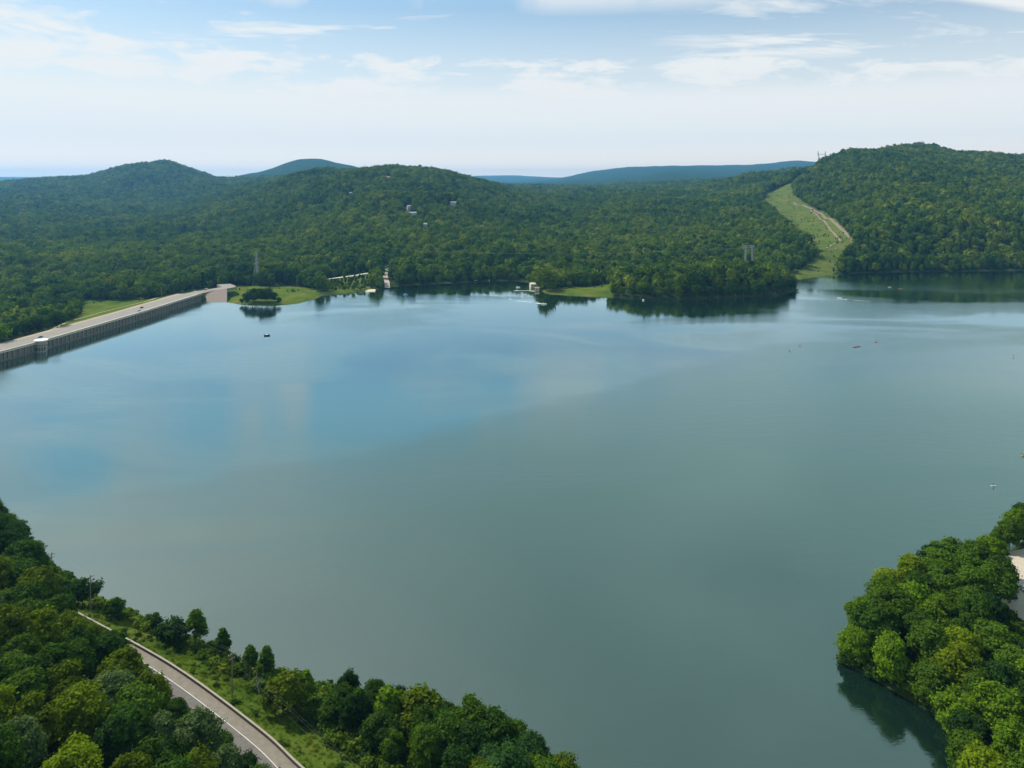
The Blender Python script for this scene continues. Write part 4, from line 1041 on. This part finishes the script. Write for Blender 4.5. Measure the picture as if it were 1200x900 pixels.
YEL = simple('yellow_plastic', (.75,.42,.02), .4); REDP = simple('red_plastic', (.5,.03,.03), .4); WHP = simple('white_plastic', (.8,.8,.78), .35); ORP = simple('orange_plastic', (.65,.2,.04), .4); BLP = simple('blue_boat_paint', (.05,.3,.6), .4)
def paddleboard(px, py, rz, kl, pl):
    p = at(px, py, 0); e = empty('paddleboard', (p.x, p.y, -.02), rz); tag(e, kl, 'paddleboard')
    hull(3.3, .85, .13, 'board', WHP, e, nose=.6); MB().box(0,0,.165,1.6,.6,.02).build('deck_pad', simple('grey_pad', (.3,.3,.3), .9), e)
    standing((p.x, p.y, .14), rz, DARKC, pl)
    pd = empty('paddle', (p.x, p.y, .1), rz); tag(pd, 'paddle of '+pl.replace('person ', 'the person '), 'paddle'); 
    s_ = MB().bar((.36,.2,1.45),(.5,-.42,-.15),.022).build('shaft', BLK, pd); MB().box(.5,-.42,-.1,.05,.22,.45,.02).build('blade', BLK, s_)
paddleboard(1164, 569.5, R(10), 'white paddleboard on open water ahead of the car park trees', 'person in dark clothes standing on the paddleboard ahead of the car park')
paddleboard(1187.5, 418.5, R(-5), 'tiny white paddleboard far out near the blue ripple line', 'person standing on the far paddleboard near the ripple line')
kayak(1199, 534.5, R(25), YEL, DARKC, 'bright yellow kayak entering at the edge of the view', 'person seated in the bright yellow kayak')
kayak(1002, 407, R(5), REDP, DARKC, 'red kayak on the open lake, first of two side by side', 'person in dark vest in the first of the two red kayaks', 4.4)
kayak(1006, 406.2, R(5), REDP, REDC, 'red kayak on the open lake, second of two side by side', 'person in red vest in the second of the two red kayaks', 4.4)
kayak(937.5, 405, R(80), REDP, DARKC, 'dark red kayak end-on near the calm bright water', 'person in the dark red end-on kayak')
kayak(925, 411.5, R(70), simple('green_plastic', (.03,.12,.08), .4), DARKC, 'dark green kayak close to the dark red end-on kayak', 'person in the dark green kayak')
kayak(1026.5, 401, R(15), ORP, REDC, 'small orange kayak past the pair of red kayaks', 'person in the small orange kayak')
kayak(1055, 338.5, R(3), ORP, DARKC, 'orange kayak on dark green water under the forested hill', 'person in the orange kayak under the forested hill', 6)
kayak(1042.5, 336.5, R(3), WHP, DARKC, 'pale kayak following the orange one under the forested hill', 'person in the pale kayak under the forested hill', 5)
def motorboat(px, py, rz, mat, label, L_=7.0):
    p = at(px, py, 0); e = empty('motorboat', (p.x, p.y, -.25), rz); tag(e, label, 'boat')
    hull(L_, 2.3, 1.1, 'hull', mat, e); MB().box(-.3,0,1.45,L_*.35,1.5,.5,.12,taper=.85).build('console', WHP, e)
    MB().box(L_*.08,0,1.95,.08,1.3,.55,.02).build('windscreen', GLASS, e); MB().box(-L_*.46,0,1.2,.55,.5,1.1,.1).build('outboard_motor', BLK, e)
    return e
motorboat(313, 393.5, R(15), simple('dark_boat_paint', (.04,.045,.06), .5), 'dark fishing boat alone on blue water beyond the dam', 5.5)
motorboat(984, 350, R(175), WHP, 'white motorboat towing a foaming wake past the clearing', 6.5)
motorboat(475, 345.5, R(5), BLP, 'blue boat in the shade of the far shore near the ramp', 7)
motorboat(754, 350.8+1.2, R(85), WHP, 'small white boat at the foot of the far headland', 5)
motorboat(637, 356.5, R(-8), WHP, 'white motorboat at the tip of a long curving wake', 7)
motorboat(607, 337, R(0), WHP, 'white boat moored at the dock of the lakeside hut', 6)
motorboat(615, 346, R(80), WHP, 'small white boat drifting just off the grey dock', 5)
FOAM = simple('wake_foam', (.7,.74,.74), .8)
def wake(P, w0, w1, label):
    P = [at(px, py, 0).xy for px, py in P]; L_ = smooth_line(P, 3); n = len(L_); V = []; Fc = []
    r = random.Random(5)
    for i, p in enumerate(L_):
        t = i/(n-1); w = (w0+(w1-w0)*t)*r.uniform(.4, 1.2); V += [(p.x, p.y-w/2, .03), (p.x, p.y, .09), (p.x, p.y+w/2, .03)]
        if i: o = 3*i; Fc += [(o-3,o,o+1,o-2),(o-2,o+1,o+2,o-1)] if r.random() < .85 else []
    tag(obj('wake', mesh_np('wake', V, Fc, [FOAM])), label, 'wake', kind='stuff')
wake([(985,350.3),(990,351),(1000,351.8),(1010,352.5),(1018,353.5)], 2.4, .5, 'foamy trail behind the white motorboat off the clearing')
wake([(636,356.3),(628,355),(617,353.5),(604,352.5)], 4, 1.2, 'bright curved foam line behind the boat off the dock')
wake([(600,351),(590,348),(578,346),(566,345.5)], 1.6, .5, 'faint outer arm of the curved wake')

# ------------------------------------------------------------------ haze
HAZE = 5.4e-5
def haze():
    bm = bmesh.new(); bmesh.ops.create_cube(bm, size=1, matrix=Matrix.Translation((0,9700,206)) @ Matrix.Diagonal((39000,20600,484,1)))
    me = bpy.data.meshes.new('haze'); bm.to_mesh(me); bm.free(); m, t = new_mat('air')
    v = t.N('ShaderNodeVolumePrincipled'); v.inputs['Color'].default_value = (.20,.55,1,1); v.inputs['Density'].default_value = HAZE; v.inputs['Anisotropy'].default_value = .3
    t.l.new(v.outputs[0], t.out.inputs['Volume']); me.materials.append(m); o = obj('haze', me); tag(o, kind='stuff'); o['label'] = 'thin blue summer haze over the far hills'
haze()

# ------------------------------------------------------------------ sky, sun, camera
SUN_AZ, SUN_EL = R(-58), R(50)          # azimuth from the viewing direction (+Y), negative to the left
def world():
    w = bpy.data.worlds.new('World'); scene.world = w; w.use_nodes = True; w.node_tree.nodes.clear(); t = NT(w.node_tree)
    out = t.N('ShaderNodeOutputWorld'); bg = t.N('ShaderNodeBackground'); bg.inputs[1].default_value = .1
    sky = t.N('ShaderNodeTexSky', sky_type='NISHITA', sun_disc=False, sun_elevation=SUN_EL, sun_rotation=SUN_AZ, altitude=300, air_density=1.0, dust_density=1.0, ozone_density=1.5)
    d = t.N('ShaderNodeTexCoord').outputs['Generated']; s = t.N('ShaderNodeSeparateXYZ'); t.l.new(d, s.inputs[0])
    x, y, z = s.outputs; zz = t.math('MAXIMUM', z, .0)
    den = t.math('ADD', zz, .05)
    pl = t.N('ShaderNodeCombineXYZ'); t.l.new(t.math('DIVIDE', x, den), pl.inputs[0]); t.l.new(t.math('DIVIDE', y, den), pl.inputs[1])
    P = pl.outputs[0]
    n_big = t.noise(t.mapping(P, (.30,.42,1), (0,0,R(25))), 1.0, 6, .56, .5)
    n_w = t.noise(t.mapping(P, (.55,1.5,1), (0,0,R(-14))), 1.0, 7, .6, .7)
    n_s = t.noise(t.mapping(P, (1.6,2.4,1)), 1.0, 5, .6)
    # bank of cloud along the horizon with a lumpy upper edge
    az = t.math('DIVIDE', x, t.math('MAXIMUM', t.math('ABSOLUTE', y), .2))
    top = t.math('ADD', .172, t.math('MULTIPLY', az, -.02))
    dirn = t.noise(t.mapping(d, (9,9,34)), 1.0, 6, .62, .3)
    edge = t.math('ADD', top, t.math('ADD', t.math('MULTIPLY', t.math('SUBTRACT', dirn, .5), .11), t.math('MULTIPLY', t.math('SUBTRACT', n_big, .5), .06)))
    bank = t.sstep(t.math('SUBTRACT', edge, z), -.015, .03)
    holes = t.math('ADD', .50, t.math('MULTIPLY', t.sstep(dirn, .34, .60), .5)); low = t.sstep(z, .19, .10)
    bank = t.math('MULTIPLY', bank, t.math('MAXIMUM', holes, low))
    soft = t.sstep(z, .31, .05)
    thin = t.math('MULTIPLY', t.sstep(n_w, .47, .66), .9)
    big = t.math('MULTIPLY', t.sstep(n_big, .53, .66), .8)
    # high grey overcast sheet behind and above the viewer
    pln = t.math('SUBTRACT', z, t.math('ADD', t.math('MULTIPLY', y, .340), t.math('MULTIPLY', x, -.155)))
    pln = t.math('ADD', pln, t.math('MULTIPLY', t.math('SUBTRACT', n_big, .5), .03))
    over = t.sstep(pln, -.003, .009)
    m1 = t.math('MAXIMUM', bank, t.math('MULTIPLY', soft, .92)); m1 = t.math('MAXIMUM', m1, thin); m1 = t.math('MAXIMUM', m1, big)
    blue = t.mix(1.0, sky.outputs[0], (SKYM[0],SKYM[1],SKYM[2]), 'MULTIPLY')
    blue = t.mix(t.math('MULTIPLY', t.sstep(z, .225, .29), .75), blue, VEIL)
    puff = t.noise(t.mapping(d, (6.5,6.5,2.2), (0,0,R(17))), 1.0, 4, .5, .3)
    pm = t.math('MULTIPLY', t.math('MULTIPLY', t.sstep(puff, .46, .64), .75), t.sstep(z, .20, .245))
    m1 = t.math('MAXIMUM', m1, pm)
    cir = t.noise(t.mapping(P, (.5,1.1,1), (0,0,R(-35)), (3,1,0)), 1.0, 7, .62, .9)
    rt = t.math('MULTIPLY', t.math('MULTIPLY', t.sstep(az, .05, .32), t.sstep(z, .13, .165)), t.math('ADD', .25, t.math('MULTIPLY', t.sstep(cir, .40, .60), .72)))
    m1 = t.math('MAXIMUM', m1, rt)
    c1 = t.mix(m1, blue, t.mix(t.sstep(z, .0, .06), HORIZ, CLOUD))
    # overcast is brighter toward the sun
    sd = (math.sin(SUN_AZ)*math.cos(SUN_EL), math.cos(SUN_AZ)*math.cos(SUN_EL), math.sin(SUN_EL))
    cs = t.vmath('DOT_PRODUCT', d, sd); glow = t.sstep(cs, .62, 1.0)
    oc = t.mix(glow, OVER0, OVER1); oc = t.mix(t.sstep(n_big, .3, .7), oc, t.mix(1.0, oc, (.72,.76,.8), 'MULTIPLY'))
    mott = t.noise(t.mapping(P, (1.1,1.9,1), (0,0,R(35))), 1.0, 6, .62, .6)
    oc = t.mix(t.sstep(mott, .40, .66), oc, t.mix(1.0, oc, (1.28,1.22,1.18), 'MULTIPLY'))
    oc = t.mix(t.sstep(z, .62, .88), oc, HIGH)
    oc = t.mix(t.sstep(z, .245, .225), oc, CLOUD)
    c2 = t.mix(over, c1, oc)
    t.l.new(c2, bg.inputs[0]); t.l.new(bg.outputs[0], out.inputs[0])
SKYM = (.72,1.0,1.05); CLOUD = (7.4,7.6,7.55); HORIZ = (11.5,9.6,7.2); OVER0 = (5.2,7.05,6.8); OVER1 = (14.5,13.8,12.8); HIGH = (2.0,3.0,4.0); VEIL = (4.5,8.0,9.8)
world()
sl = bpy.data.lights.new('sun', 'SUN'); sl.energy = 4.9; sl.angle = R(.6); sl.color = (1,.94,.85)
so = bpy.data.objects.new('sun', sl); C.objects.link(so)
sdv = Vector((math.sin(SUN_AZ)*math.cos(SUN_EL), math.cos(SUN_AZ)*math.cos(SUN_EL), math.sin(SUN_EL)))
so.rotation_euler = sdv.to_track_quat('Z', 'Y').to_euler(); so.location = (0,0,300)
cam = bpy.data.cameras.new('camera'); co = bpy.data.objects.new('camera', cam); C.objects.link(co)
co.location = (0, 0, H); co.rotation_euler = (R(90), 0, 0); cam.sensor_width = 36; cam.lens = 36*F/1200; cam.shift_y = -(450-YH)/1200
cam.clip_start = 1; cam.clip_end = 60000; scene.camera = co
vs = scene.view_settings; vs.view_transform = 'Standard'; vs.look = 'None'; vs.exposure = .25; vs.gamma = 1; vs.use_curve_mapping = False
scene.render.engine = 'CYCLES'; cy = scene.cycles
cy.max_bounces = 5; cy.diffuse_bounces = 2; cy.glossy_bounces = 3; cy.transmission_bounces = 2; cy.volume_bounces = 0; cy.use_denoising = True
cy.volume_max_steps = 64
if 0:
    from collections import Counter
    print('GROUPS', Counter(o.get('group', '-') for o in scene.objects if not o.parent))
